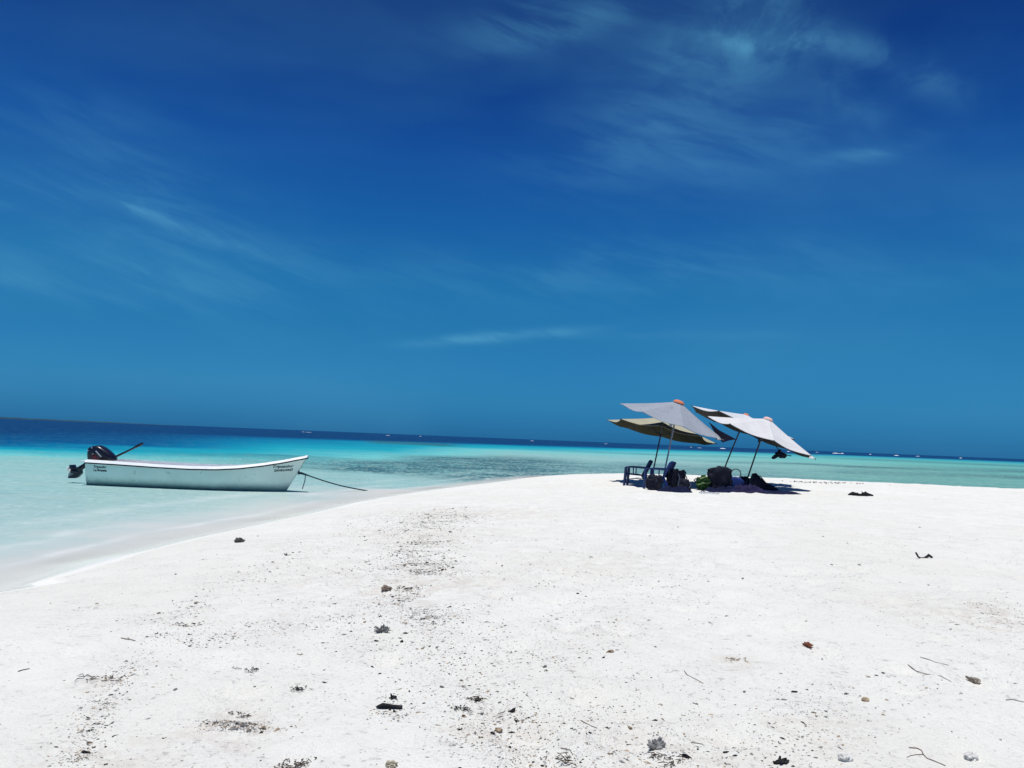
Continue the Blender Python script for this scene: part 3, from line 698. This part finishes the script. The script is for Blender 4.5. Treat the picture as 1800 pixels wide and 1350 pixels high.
# ------------------------------------------------------------------ chairs
CH = simple('navy blue plastic', (0.010, 0.025, 0.10), 0.4, 0.15, 8)
CH2 = simple('blue plastic', (0.010, 0.032, 0.15), 0.4, 0.15, 8)
def chair(label, loc, rz, mat):
    root = empty('plastic_chair', loc, rz); root.scale = (.95, 1.0, .84); tag(root, label, 'chair', 'navy plastic armchairs under the umbrellas')
    # faces -y locally; width 0.56
    mb = MB(); vs = []; fs = []; nx, ny = 8, 8
    for i in range(nx+1):
        for j in range(ny+1):
            u, v = i/nx*2-1, j/ny
            vs.append((u*(.245-.02*v), -.24+v*.46, .42-.03*v-.02*(1-u*u)*math.sin(math.pi*v)-(.02 if j == 0 else 0)))
    for i in range(nx):
        for j in range(ny): fs.append((i*(ny+1)+j, (i+1)*(ny+1)+j, (i+1)*(ny+1)+j+1, i*(ny+1)+j+1))
    k_ = len(vs); mb.add(vs+[(x, y, z-.018) for x, y, z in vs], fs+[tuple(q+k_ for q in f)[::-1] for f in fs])
    mb.tube([(-.25, -.25, .40), (.25, -.25, .40)], .018, 6); mb.tube([(-.25, -.25, .40), (-.23, .23, .37)], .018, 6); mb.tube([(.25, -.25, .40), (.23, .23, .37)], .018, 6)
    mb.build('seat', mat, root)
    mb = MB()                                # reclined, slatted back with a rounded top
    def bk(u, t_): w = .23+.02*t_-.10*max(0, t_-.75)**1.2*2; return Vector((u*w, .22+.20*t_-.03*(1-u*u), .38+.50*t_))
    for u in (-1, -.5, 0, .5, 1):
        mb.tube([bk(u, k2/6) for k2 in range(7)], [.040 if abs(u) == 1 else .028]*7, 6)
    mb.tube([bk(-1+k2/4, .10) for k2 in range(9)], .022, 6)
    mb.tube([bk(-1+k2/4, .98+.05*(1-(-1+k2/4)**2)) for k2 in range(9)], .03, 6); mb.tube([bk(-1+k2/4, .90) for k2 in range(9)], .03, 6)
    mb.build('backrest', mat, root)
    for s_ in (-1, 1):
        mb = MB(); arm = [(s_*.25, .33, .63), (s_*.285, .10, .645), (s_*.29, -.15, .65), (s_*.28, -.27, .64)]
        for a_, b2 in zip(arm[:-1], arm[1:]):
            a_, b2 = Vector(a_), Vector(b2); w = Vector((.036, 0, 0)); t_ = Vector((0, 0, .024))
            mb.add([a_-w+t_, a_+w+t_, b2+w+t_, b2-w+t_, a_-w-t_, a_+w-t_, b2+w-t_, b2-w-t_], [(0, 1, 2, 3), (7, 6, 5, 4), (0, 4, 5, 1), (1, 5, 6, 2), (2, 6, 7, 3), (3, 7, 4, 0)])
        mb.tube([(s_*.275, -.05, .64), (s_*.255, -.05, .41)], .017, 6)
        mb.build('armrest', mat, root)
        mb = MB(); mb.tube([(s_*.28, -.27, .64), (s_*.27, -.275, .42), (s_*.285, -.31, -.02)], [.040, .046, .036], 7); mb.build('leg', mat, root)
        mb = MB(); mb.tube([(s_*.23, .20, .40), (s_*.25, .30, .2), (s_*.27, .37, -.02)], [.048, .042, .036], 7); mb.tube([(s_*.25, -.28, .20), (s_*.25, .02, .26), (s_*.245, .28, .22)], .012, 5); mb.build('leg', mat, root)
    return root
def ground(px_, py_):
    z = .44
    for _ in range(6):
        q = P(px_, py_, z); z = gz(q.x, q.y)
    return Vector((q.x, q.y, z))
g1 = ground(1118, 853); chair('navy plastic armchair with open arms, leftmost under the umbrellas', g1, R(-90-18), CH)
g2 = ground(1156, 859); chair('bright blue slat back plastic armchair, right of the navy one', g2, R(-90-28), CH2)

# ------------------------------------------------------------------ bags and beach things in the shade
def backpack(name, label, loc, w, d, h, mat, mat2, seed, lean=0.0, cat='backpack'):
    root = empty(name, loc, seed*.7); tag(root, label, cat)
    rt = Matrix.Rotation(lean, 3, 'Y')
    mb = MB(); mb.blob(rt @ Vector((0, 0, h*.48)), (w/2, d/2, h/2), rt, .30, 2.4, seed, 4, power=.75); mb.build('body', mat, root)
    mb = MB(); mb.blob(rt @ Vector((0, -d*.47, h*.34)), (w*.34, d*.2, h*.24), rt, .12, 2.0, seed+4, 3, power=.62); mb.build('pocket', mat2, root)
    mb = MB(); mb.tube([rt @ Vector((-.07, 0, h*.93)), rt @ Vector((-.04, 0, h*1.03)), rt @ Vector((.04, 0, h*1.03)), rt @ Vector((.07, 0, h*.93))], .013, 6); mb.build('handle', mat2, root)
    for s_ in (-1, 1):
        mb = MB(); mb.tube([rt @ Vector((s_*w*.27, -d*.40, h*.88)), rt @ Vector((s_*w*.33, -d*.62, h*.6)), rt @ Vector((s_*w*.36, -d*.55, h*.25)), rt @ Vector((s_*w*.30, -d*.35, h*.08))], .015, 6); mb.build('strap', STR, root)
    return root
DK = simple('black nylon', (0.008, 0.010, 0.022), 0.7, .2, 9, .2, .4, 30); DK2 = simple('charcoal nylon', (0.010, 0.013, 0.030), 0.6, .2, 9, .3, .4, 30)
NV = simple('navy cloth', (0.010, 0.014, 0.045), 0.9, .25, 6, .1, .6, 25); BL = simple('blue vinyl', (0.008, 0.035, 0.17), 0.5, .15, 6)
GR = simple('green cloth', (0.018, 0.060, 0.016), 0.8, .3, 10, .2, .6, 20); GY = simple('pale green trim', (0.18, 0.27, 0.10), 0.7)
STR = simple('grey webbing', (0.07, 0.09, 0.13), 0.7); PU = simple('dusty purple towel', (0.022, 0.020, 0.06), 0.95, .3, 8, .1, .7, 40); WH = simple('white rubber', (0.7, 0.72, 0.74), 0.6)
backpack('backpack', 'black backpack with a flat top beside the bright blue chair', ground(1189, 861), .50, .36, .56, DK, DK2, 1)
backpack('duffel_bag', 'low black bag slumped against the right side of the black backpack', ground(1200, 861), .42, .34, .30, DK, NV, 2, .15, 'bag')
backpack('backpack', 'large charcoal backpack with grey straps beside the green bag', ground(1265, 862), .62, .42, .66, DK, DK2, 4, .05)
backpack('soft_bag', 'soft dark bag slumped under the armrest of the blue chair', ground(1150, 861), .40, .34, .40, DK, DK2, 6, .12, 'bag')
# green bag: body, trims
q = ground(1239, 861); root = empty('beach_bag', q); tag(root, 'crumpled green beach bag left of the large charcoal backpack', 'bag')
mb = MB(); mb.blob((0, 0, .17), (.24, .19, .20), None, .5, 3.2, 9, 4); mb.build('body', GR, root)
mb = MB(); mb.tube([(-.22, -.12, .14), (-.12, -.2, .19), (.05, -.2, .20), (.16, -.16, .26)], .018, 6); mb.tube([(-.16, -.1, .30), (-.02, -.14, .36), (.12, -.1, .36)], .022, 6); mb.build('piping', GY, root)
mb = MB(); mb.tube([(-.15, 0, .28), (-.26, 0, .30), (-.31, -.02, .26), (-.26, -.04, .20)], .018, 6); mb.build('handle', DK, root)
# blue tote with hoop handle
q = ground(1290, 862); root = empty('tote_bag', q); tag(root, 'blue tote bag with a round hoop handle standing up', 'bag')
mb = MB(); mb.blob((0, 0, .17), (.25, .19, .20), None, .22, 2.0, 12, 3, power=.8); mb.build('body', BL, root)
cz = .46; mb = MB(); mb.tube([(.05+.135*math.cos(a_*math.pi/12), 0, cz+.135*math.sin(a_*math.pi/12)) for a_ in range(-8, 21)], .014, 7); mb.build('hoop_handle', simple('olive cane', (0.05, 0.06, 0.03), 0.6), root)
backpack('small_bag', 'small black bag leaning on the foot of the front white umbrella', ground(1309, 857), .34, .26, .32, DK, DK2, 8, .1, 'bag')
# slumped triangular bag
q = ground(1338, 861); root = empty('duffel_bag', q, 0); tag(root, 'peaked black beach bag slumping to the right, rightmost of the bags', 'bag')
mb = MB(); tri = [(-.27, 0), (-.30, .30), (-.24, .46), (-.16, .47), (-.05, .36), (.12, .22), (.34, .12), (.46, .03), (.46, 0)]
vs = []; fs = []; lay = [(-.22, .55), (-.17, .85), (-.08, .98), (0, 1), (.08, .98), (.17, .85), (.22, .55)]
for yy, kk in lay: vs += [Vector((x*(.9+.1*kk), yy+.03*mnoise.noise(Vector((x*6, z*6, yy*9))), z*kk+.01)) for x, z in tri]
nT = len(tri)
for i in range(len(lay)-1):
    for j in range(nT-1): fs.append((i*nT+j, i*nT+j+1, (i+1)*nT+j+1, (i+1)*nT+j))
fs += [tuple(range(nT))[::-1], tuple((len(lay)-1)*nT+j for j in range(nT))]
mb.add(vs, fs); mb.build('body', DK, root, angle=60); mb = MB(); mb.tube([(-.22, -.1, .42), (-.10, -.22, .40), (.05, -.25, .22), (.15, -.22, .08)], .014, 6); mb.build('strap', DK2, root)
def towel(label, cpx, cpy, wx, wy, hh, mat, seed):
    q = ground(cpx, cpy); N_ = 36; xs = np.linspace(-wx, wx, N_); ysn = np.linspace(-wy, wy, N_); XX, YY = np.meshgrid(xs, ysn, indexing='ij')
    rad = np.clip(1-np.maximum(np.abs(XX)/wx, np.abs(YY)/wy)**4, 0, 1)
    XX2 = XX+.12*wx*fbm(YY*3, XX*2, seed, 2); YY2 = YY+.15*wy*fbm(XX*3, YY*2, seed+3, 2)
    gzv = terrain(q.x+XX2.ravel(), q.y+YY2.ravel())[0].reshape(XX.shape)
    ZZ = gzv+.012+rad*hh*np.clip(.55+1.1*fbm(XX*5/wx+seed, YY*4/wy, seed, 3), 0.03, 1.2)-(1-rad)*.04
    o = grid_obj('towel', q.x+XX2, q.y+YY2, ZZ, mat); tag(o, label, 'towel'); return o
towel('crumpled navy towel spread in front of the charcoal backpack', 1272, 865, .50, .35, .14, NV, 3)
towel('dusty purple towel heaped in front of the blue tote', 1312, 866, .55, .38, .20, PU, 6)
towel('navy cloth bundle lying in front of the two chairs', 1186, 865, .45, .25, .14, NV, 9)
towel('thin dark sheet added to deepen the shadow right of the peaked bag', 1368, 868, .62, .34, .05, NV, 14)  # dark sheet added where only the umbrella's shadow falls
for i, (a_, b2, rz_, lab) in enumerate([(1238, 868, .3, 'white flip flop lying in the shade in front of the green bag'), (1254, 868.5, -.2, 'white flip flop nearest the navy towel')]):
    q = ground(a_, b2); root = empty('flip_flop', q+Vector((0, 0, .02)), rz_+1.4); tag(root, lab, 'flip flop')
    mb = MB(); vs = []; N_ = 16
    for z in (0, .03): vs += [((.055-.01*math.sin(2*math.pi*k2/N_))*math.cos(2*math.pi*k2/N_), .15*math.sin(2*math.pi*k2/N_), z) for k2 in range(N_)]
    mb.add(vs, [tuple(range(N_))[::-1], tuple(range(N_, 2*N_))]+[(k2, (k2+1) % N_, N_+(k2+1) % N_, N_+k2) for k2 in range(N_)]); mb.build('sole', WH, root)
    mb = MB(); mb.tube([(-.045, -.01, .03), (-.02, .05, .065), (0, .09, .03)], .008, 5); mb.tube([(.045, -.01, .03), (.02, .05, .065), (0, .09, .03)], .008, 5); mb.build('strap', NV, root)
# dark bag hanging from the rim of the front white umbrella
Yh = 23.3; root = empty('hanging_bag', PY(1371, 800, Yh)); tag(root, 'black bag hanging from the low rim of the front white umbrella', 'bag')
o0 = PY(1371, 800, Yh)
def hp(a_, b2, dy=0): return PY(a_, b2, Yh)-o0+Vector((0, dy, 0))
mb = MB(); mb.blob(hp(1373, 799.5), (.17, .11, .085), Matrix.Rotation(R(15), 3, 'Y'), .5, 2.6, 3, 3); mb.blob(hp(1362, 803), (.10, .08, .055), Matrix.Rotation(R(-35), 3, 'Y'), .3, 2.5, 5, 3); mb.tube([hp(1364, 802), hp(1369, 795), hp(1372, 790)], [.06, .05, .03], 7); mb.build('body', DK, root)
mb = MB(); mb.tube([hp(1372, 799), hp(1369, 790, .05), hp(1366, 784, .12)], .012, 6); mb.tube([hp(1378, 800), hp(1386, 800.5), hp(1391, 801.5)], .014, 6); mb.build('strap', DK, root)

# ------------------------------------------------------------------ coral, driftwood and wrack on the sand
CGREY = simple('grey dead coral', (0.27, 0.27, 0.26), 0.95, .35, 25, .1, .8, 80); CDARK = simple('charcoal coral', (0.028, 0.028, 0.030), 0.95, .4, 25, .1, .8, 80)
CPALE = simple('bleached coral', (0.68, 0.67, 0.63), 0.95, .2, 25, .1, .8, 80); CRED = simple('red brown coral', (0.20, 0.075, 0.045), 0.9, .45, 30, .1, .9, 70)
CTAN = simple('tan coral', (0.40, 0.31, 0.21), 0.95, .35, 25, .1, .8, 80); WOOD = simple('grey driftwood twig', (0.20, 0.165, 0.15), 0.95, .35, 30, .1, .6, 90)
WEED = simple('dry brown seaweed', (0.075, 0.058, 0.045), 0.95, .4, 30, .1, .6, 60)
rnd = random.Random(5)
def branchy(mb, size, n_, rad, r_=rnd, lift=.5):
    for k_ in range(n_):
        a_ = r_.uniform(0, 2*math.pi); p = Vector((r_.uniform(-.2, .2)*size, r_.uniform(-.2, .2)*size, rad*size*.4)); pts = [p]; d = Vector((math.cos(a_), math.sin(a_), r_.uniform(0, lift)))
        for s_ in range(3):
            d = (d+Vector((r_.uniform(-.5, .5), r_.uniform(-.5, .5), r_.uniform(-.3, .4)))).normalized(); p = p+d*size*.17; p.z = max(p.z, 0); pts.append(p)
        mb.tube(pts, [rad*size*x for x in (1, .9, .75, .45)], 6)
    return mb
def lump(mb, size, seed, amp=.5):
    size *= .72; return mb.blob((0, 0, size*.16), (size*.5, size*.4, size*.28), None, amp, 2.6, seed, 3)
def weedclump(mb, sx_, sy_, n_, r_=rnd, rad=.003, h=.015):
    for k_ in range(max(8, int(n_*.55))):
        x, y = r_.gauss(0, sx_/1.9), r_.gauss(0, sy_/1.9); a_ = r_.uniform(0, 6.28); l_ = r_.uniform(.012, .04)*(1+rad*120); bz = r_.uniform(0, h)
        mb.tube([(x, y, bz), (x+l_*.5*math.cos(a_), y+l_*.5*math.sin(a_), bz+r_.uniform(0, h)), (x+l_*math.cos(a_+.7), y+l_*math.sin(a_+.7), bz)], [rad, rad*1.6, rad*.7], 5)
    return mb
def place(name, label, cat, mb, mat, a_, b2, rz_=None, sink=.0, group=None):
    q = ground(a_, b2); o = mb.build(name, mat, angle=60); o.location = q-Vector((0, 0, sink)); o.rotation_euler = (0, 0, rnd.uniform(0, 6.28) if rz_ is None else rz_); tag(o, label, cat, group); return o
mpx = lambda b2: (1.65-.44)/max(30, b2-771)        # metres per photo pixel at image row
place('branching_coral', 'grey branching coral skeleton left of the photo centre', 'coral', branchy(lump(MB(), .07, 31, .9), .10, 26, .07, lift=.8), CGREY, 672, 1110)
place('coral_lump', 'pale knobbly coral lump at the bottom centre of the beach', 'coral', branchy(lump(MB(), .08, 3, .6), .085, 12, .12, lift=1.3), CGREY, 1153, 1316)
place('coral_lump', 'reddish brown coral lump on the clean sand at right', 'coral', branchy(lump(MB(), .065, 5, .7), .075, 6, .12), CRED, 1419, 1137, .2)
place('coral_lump', 'brown brain coral lump at the centre left', 'coral', lump(MB(), .12, 7, .6), simple('brown coral', (0.24, .19, .15), .95, .5, 30, .1, .9, 60), 679, 1037, .3)
place('coral_lump', 'tan coral chunk with a dark grey end near the right edge', 'coral', branchy(lump(MB(), .075, 8, .8), .08, 4, .14), simple('tan and grey coral', (0.30, .26, .21), .95, .7, 14, .1, .9, 60), 1714, 1200, .3)
place('seashell', 'round tan shell with a worn ridged face at lower right', 'shell', lump(MB(), .055, 11, .3), CTAN, 1521, 1232, .3)
place('coral_lump', 'black and grey coral chunk at the bottom edge right of centre', 'coral', branchy(lump(MB(), .05, 14, .6), .06, 5, .14), CDARK, 1372, 1342, .1)
place('coral_lump', 'pale tan coral slab at the bottom edge, left of the forked twig', 'coral', lump(MB(), .07, 15, .6), CPALE, 1486, 1336, .1)
place('coral_lump', 'pinkish white coral chunk right of the forked twig', 'coral', lump(MB(), .075, 16, .7), CPALE, 1706, 1334, .1)
place('stone', 'dark charcoal stone by the water on the left beach', 'stone', lump(MB(), .17, 17, .6), simple('dark wet stone', (.07, .065, .06), .8, .4, 20), 420, 953, .1)
place('coral_lump', 'cream coral chunk at the bottom edge left of centre', 'coral', lump(MB(), .06, 18, .7), simple('cream coral', (.5, .45, .34), .95, .3, 30, .1, .8, 60), 688, 1347, .1)
place('coral_lump', 'large rounded tan coral chunk at the lower centre', 'coral', lump(MB(), .045, 19, .6), CTAN, 876, 1286, .1)
place('charred_wood', 'black charred stick with knobs, lowest dark piece left of centre', 'wood', branchy(MB().tube([(-.06, 0, .008), (-.03, .004, .014), (.02, 0, .012), (.06, -.005, .008)], [.005, .013, .008, .011], 7), .05, 4, .09), CDARK, 684, 1246, .1)
place('charred_wood', 'short black charcoal chunk above the knobbed black stick', 'wood', branchy(lump(MB(), .035, 22, .7), .06, 4, .10), CDARK, 691, 1227, .1)
place('driftwood', 'black driftwood row on the sand right of the umbrella shadow', 'driftwood', branchy(MB().tube([(-.33, 0, .03), (-.18, .02, .05), (0, 0, .04), (.16, .02, .06), (.36, 0, .03)], [.02, .06, .025, .055, .02], 8).blob((-.22, 0, .05), (.07, .06, .06), None, .5, 2, 3, 2).blob((.15, 0, .06), (.09, .06, .07), None, .5, 2, 4, 2), .3, 6, .05), CDARK, 1512, 872, .02)
place('driftwood', 'small black twisted twig alone on clean sand at right', 'driftwood', branchy(MB().tube([(-.10, 0, .06), (-.07, 0, .01), (-.05, 0, 0)], .010, 6).tube([(.01, 0, .0), (.05, 0, .035), (.09, 0, .01)], [.012, .018, .012], 7), .07, 3, .1), CDARK, 1625, 981, 0)
def twig(label, pts2, rad, mat=WOOD, br=()):
    q0 = ground(*pts2[0]); mb = MB(); ps = []
    def wp(pp): 
        g_ = ground(*pp); return Vector((g_.x-q0.x, g_.y-q0.y, g_.z-q0.z+rad*.7))
    ps = [wp(p_) for p_ in pts2]; k_ = len(ps); rad *= .7; mb.tube(ps, [rad*(1-.5*i/k_) for i in range(k_)], 6)
    for b3 in br: bp_ = [wp(p_) for p_ in b3]; mb.tube(bp_, [rad*.7*(1-.5*i/len(bp_)) for i in range(len(bp_))], 5)
    o = mb.build('twig', mat); o.location = q0; tag(o, label, 'twig'); return o
twig('forked dark twig at the lower right corner', [(1598, 1315), (1612, 1316), (1620, 1320), (1623, 1327), (1630, 1334), (1641, 1338), (1653, 1343), (1662, 1347)], .0035, br=[[(1623, 1327), (1612, 1327), (1600, 1329), (1594, 1332)]])
twig('thin curved brown twig lying left of the red brown coral', [(1203, 1180), (1208, 1187), (1218, 1192), (1228, 1197), (1236, 1202)], .003)
twig('straight black twig at the bottom below the dark pebbles', [(1021, 1267), (1030, 1272), (1040, 1277), (1050, 1281)], .003)
twig('curved twig at the bottom left of the pale knobbly coral', [(986, 1316), (995, 1318), (1002, 1324), (1007, 1331)], .003)
twig('long thin twig upper of the pair at right', [(1618, 1156), (1632, 1159), (1645, 1165), (1668, 1170)], .003)
twig('long thin twig lower of the pair at right', [(1596, 1179), (1610, 1181), (1630, 1186), (1654, 1189), (1672, 1199)], .0035)
twig('short black stick alone at the left edge of the beach', [(32, 1181), (40, 1178.5), (52, 1176)], .004, WEED)
twig('dark stick among the wrack at left', [(213, 1122), (222, 1124), (230, 1125), (238, 1127)], .004, WEED)
twig('pale brown twig at the right edge of the sand', [(1768, 1231), (1780, 1230), (1792, 1233), (1803, 1235)], .003)
twig('short twig right of the pale knobbly coral', [(1215, 1306), (1225, 1307), (1236, 1309)], .003)
def wrack(label, a_, b2, sx_, sy_, n_, mat=WEED, rad=.003, h=.015, rz_=0.0):
    if sx_ > .13:
        o = place('seaweed', label, 'seaweed', weedclump(MB(), sx_, sy_, int(n_*.55), rnd, rad*.4, h*.7), mat, a_, b2, rz_); o['kind'] = 'stuff'; return o
    return place('seaweed_clump', label, 'seaweed', weedclump(MB(), sx_, sy_, int(n_*.75), rnd, rad*.45, h*.7), mat, a_, b2, rz_)
wrack('long strip of dry seaweed and rubble in the left foreground', 413, 1259, .22, .02, 110)
wrack('dark seaweed streak at the bottom edge left of centre', 520, 1346, .09, .03, 70, rz_=.5)
wrack('black seaweed tuft on the sand at lower centre', 808, 1247, .05, .03, 45, CDARK)
wrack('brown seaweed tuft right of the black tuft at lower centre', 838, 1231, .05, .035, 35)
wrack('dark seaweed clump topmost in the central wrack line', 738, 955, .25, .12, 60, CDARK, .006, .008)
wrack('dark seaweed clump in the middle of the central wrack line', 750, 1005, .18, .10, 70, CDARK, .005, .008)
wrack('brown seaweed clump beside the brain coral lump', 707, 1037, .12, .08, 60, WEED, .004, .02)
wrack('dark line of seaweed along the far sand crest behind the umbrellas', 1432, 849, 1.3, .5, 120, CDARK, .02, .04)
wrack('second dark strip of seaweed further right on the far sand crest', 1490, 851, .9, .3, 70, CDARK, .02, .04)
wrack('black seaweed tuft on the left beach near the wrack', 325, 1100, .10, .06, 50, CDARK, .004)
wrack('dark seaweed tuft at lower left of centre', 524, 1214, .05, .03, 35, CDARK)
wrack('dark tuft in the left foreground above the long strip', 438, 1179, .07, .03, 35, CDARK)
wrack('tan seaweed patch with a dark core at right of centre', 1298, 1161, .08, .03, 40, CTAN)
wrack('dark seaweed at the bottom edge under the centre', 1005, 1338, .10, .03, 50)
wrack('brown reddish seaweed strands right of the bottom centre', 1170, 1338, .09, .04, 50)
wrack('wispy red brown seaweed field near the right edge', 1740, 1095, .55, .20, 150, simple('red brown weed', (.22, .15, .13), .95, .3, 20), .002, .006)
wrack('small dark weed strip at left by the foreground wrack', 185, 1195, .12, .05, 60, WEED, .003)
# scattered fragments, each its own object
protos = {}
for kind, mats_ in (('dark', CDARK), ('grey', CGREY), ('tan', CTAN)):
    ms = []
    for k_ in range(6):
        r_ = random.Random(k_*7+len(kind)); mb = MB()
        if k_ % 2: branchy(mb, 1.0, 3+k_ % 3, .10, r_, .5)
        else: mb.blob((0, 0, .10), (.5, .3, .18), None, .9, 2.5, k_+3, 2)
        o = mb.build('coral_fragment', mats_, angle=60); me = o.data; bpy.data.objects.remove(o); ms.append(me)
    protos[kind] = ms
clus = [(740, 950, 50, 45, 26), (735, 1010, 45, 25, 15), (770, 900, 70, 12, 5), (740, 1045, 80, 35, 8), (800, 1080, 110, 50, 12), (600, 1000, 90, 50, 5), (520, 1040, 60, 40, 3), (1000, 1000, 120, 45, 7), (1110, 1060, 120, 30, 6), (330, 1060, 45, 35, 5),
 (430, 1020, 60, 45, 3), (210, 1180, 45, 30, 1), (150, 1290, 35, 35, .6), (420, 1258, 35, 4, 3), (520, 1340, 30, 10, 3), (690, 1230, 25, 15, 2), (870, 1270, 60, 40, 6), (900, 1160, 110, 50, 12), (1200, 1315, 90, 25, 3), (950, 1320, 60, 25, 3),
 (1640, 1150, 120, 60, 6), (1750, 1090, 50, 15, 6), (1400, 1280, 60, 45, 5), (1100, 1250, 100, 30, 5), (900, 1150, 620, 130, 12), (1300, 980, 250, 60, 5)]
def trail(pts, wx_, wy_, wt):
    for (xa, ya), (xb, yb) in zip(pts[:-1], pts[1:]):
        for k_ in range(4):
            u = (k_+.5)/4; clus.append((xa+(xb-xa)*u, ya+(yb-ya)*u, wx_, wy_, wt))
trail([(130, 1320), (165, 1240), (195, 1185), (245, 1130), (290, 1092), (335, 1050), (400, 1002), (490, 962), (600, 932), (720, 905), (860, 882)], 18, 9, .42)
trail([(790, 890), (755, 925), (740, 960), (742, 1000), (738, 1040), (760, 1090)], 28, 10, 3.4)
trail([(350, 1105), (470, 1085), (600, 1055)], 40, 8, .5)
cw_ = [c_[4] for c_ in clus]
def samples(n_):
    xs_, ys_ = [], []
    while len(xs_) < n_:
        m_ = n_*2; w_ = np.array(cw_, float); ci = rng.choice(len(clus), m_, p=w_/w_.sum()); cl_ = np.array(clus)[ci]
        a_ = rng.normal(cl_[:, 0], cl_[:, 2]); b2 = rng.normal(cl_[:, 1], cl_[:, 3])
        # clumpy: keep points where a fine noise is high
        ok = (a_ > -60) & (a_ < 1860) & (b2 > 880) & (b2 < 1400); a_, b2 = a_[ok], b2[ok]
        m3 = np.array(CM.to_3x3()); d = np.stack([(a_-W/2)/F, (H/2-b2)/F, -np.ones_like(a_)]); d = m3 @ d; t_ = (.43-CAM.z)/d[2]
        x, y = d[0]*t_, d[1]*t_; ok = (sdist(x, y) > 1.0) & (fbm(x/.4, y/.4, 40, 3)*.9+fbm(x/1.7, y/1.7, 43, 2)*.7 > rng.uniform(-.45, .45, len(x)))
        xs_ += list(x[ok]); ys_ += list(y[ok])
    xs_ = np.array(xs_[:n_]); ys_ = np.array(ys_[:n_]); return xs_, ys_, terrain(xs_, ys_)[0]
labs = {'dark': ('small charcoal fragment of coral rubble loose on the white sand', 'dark coral fragments scattered over the sand'),
        'grey': ('small grey fragment of coral rubble loose on the white sand', 'grey coral fragments scattered over the sand'),
        'tan': ('small tan fragment of coral rubble loose on the white sand', 'tan coral fragments scattered over the sand')}
FX, FY, FZ = samples(235)
for qx_, qy_, z in zip(FX, FY, FZ):
    kind = rnd.choices(['dark', 'grey', 'tan'], [5, 5, 2])[0]
    o = bpy.data.objects.new('coral_fragment', rnd.choice(protos[kind])); C.objects.link(o)
    s_ = rnd.uniform(.009, .024)*(1+qy_/13); s_ *= 1.6 if rnd.random() < .12 else 1
    o.location = (qx_, qy_, z-.02*s_); o.rotation_euler = (rnd.uniform(-.3, .3), rnd.uniform(-.3, .3), rnd.uniform(0, 6.28)); o.scale = (s_, s_, s_)
    tag(o, labs[kind][0], 'coral', labs[kind][1])
# uncountable fine rubble: one object
NF = 30000
qx, qy, qz = samples(NF)
vs = []; fs = []; mi = []
oct_ = np.array([(1, 0, 0), (-1, 0, 0), (0, 1, 0), (0, -1, 0), (0, 0, 1), (0, 0, -.6)], float); of = [(0, 2, 4), (2, 1, 4), (1, 3, 4), (3, 0, 4), (2, 0, 5), (1, 2, 5), (3, 1, 5), (0, 3, 5)]
for i in range(NF):
    s_ = float(np.clip(rng.lognormal(math.log(.0024), .5), .0010, .011))*(1+qy[i]/13); el = rng.uniform(.35, 1); a_ = rng.uniform(0, 6.28); ca, sa = math.cos(a_), math.sin(a_)
    p = oct_*[s_*rng.uniform(.8, 1.8), s_*el, s_*rng.uniform(.3, .6)]*rng.uniform(.7, 1.2, (6, 1))
    b0 = len(vs)
    for (x, y, z) in p: vs.append((qx[i]+x*ca-y*sa, qy[i]+x*sa+y*ca, qz[i]+z+.1*s_))
    fs += [tuple(b0+k_ for k_ in f) for f in of]; mi += [int(rng.choice([0, 1, 2, 3], p=[.19, .37, .20, .24]))]*8
mb = MB(); mb.v = vs; mb.f = fs; mb.m = mi
o = mb.build('coral_rubble', [CDARK, CGREY, CTAN, CPALE], smooth=False); tag(o, 'fine coral rubble sprinkled along the wrack lines on the sand', kind='stuff')
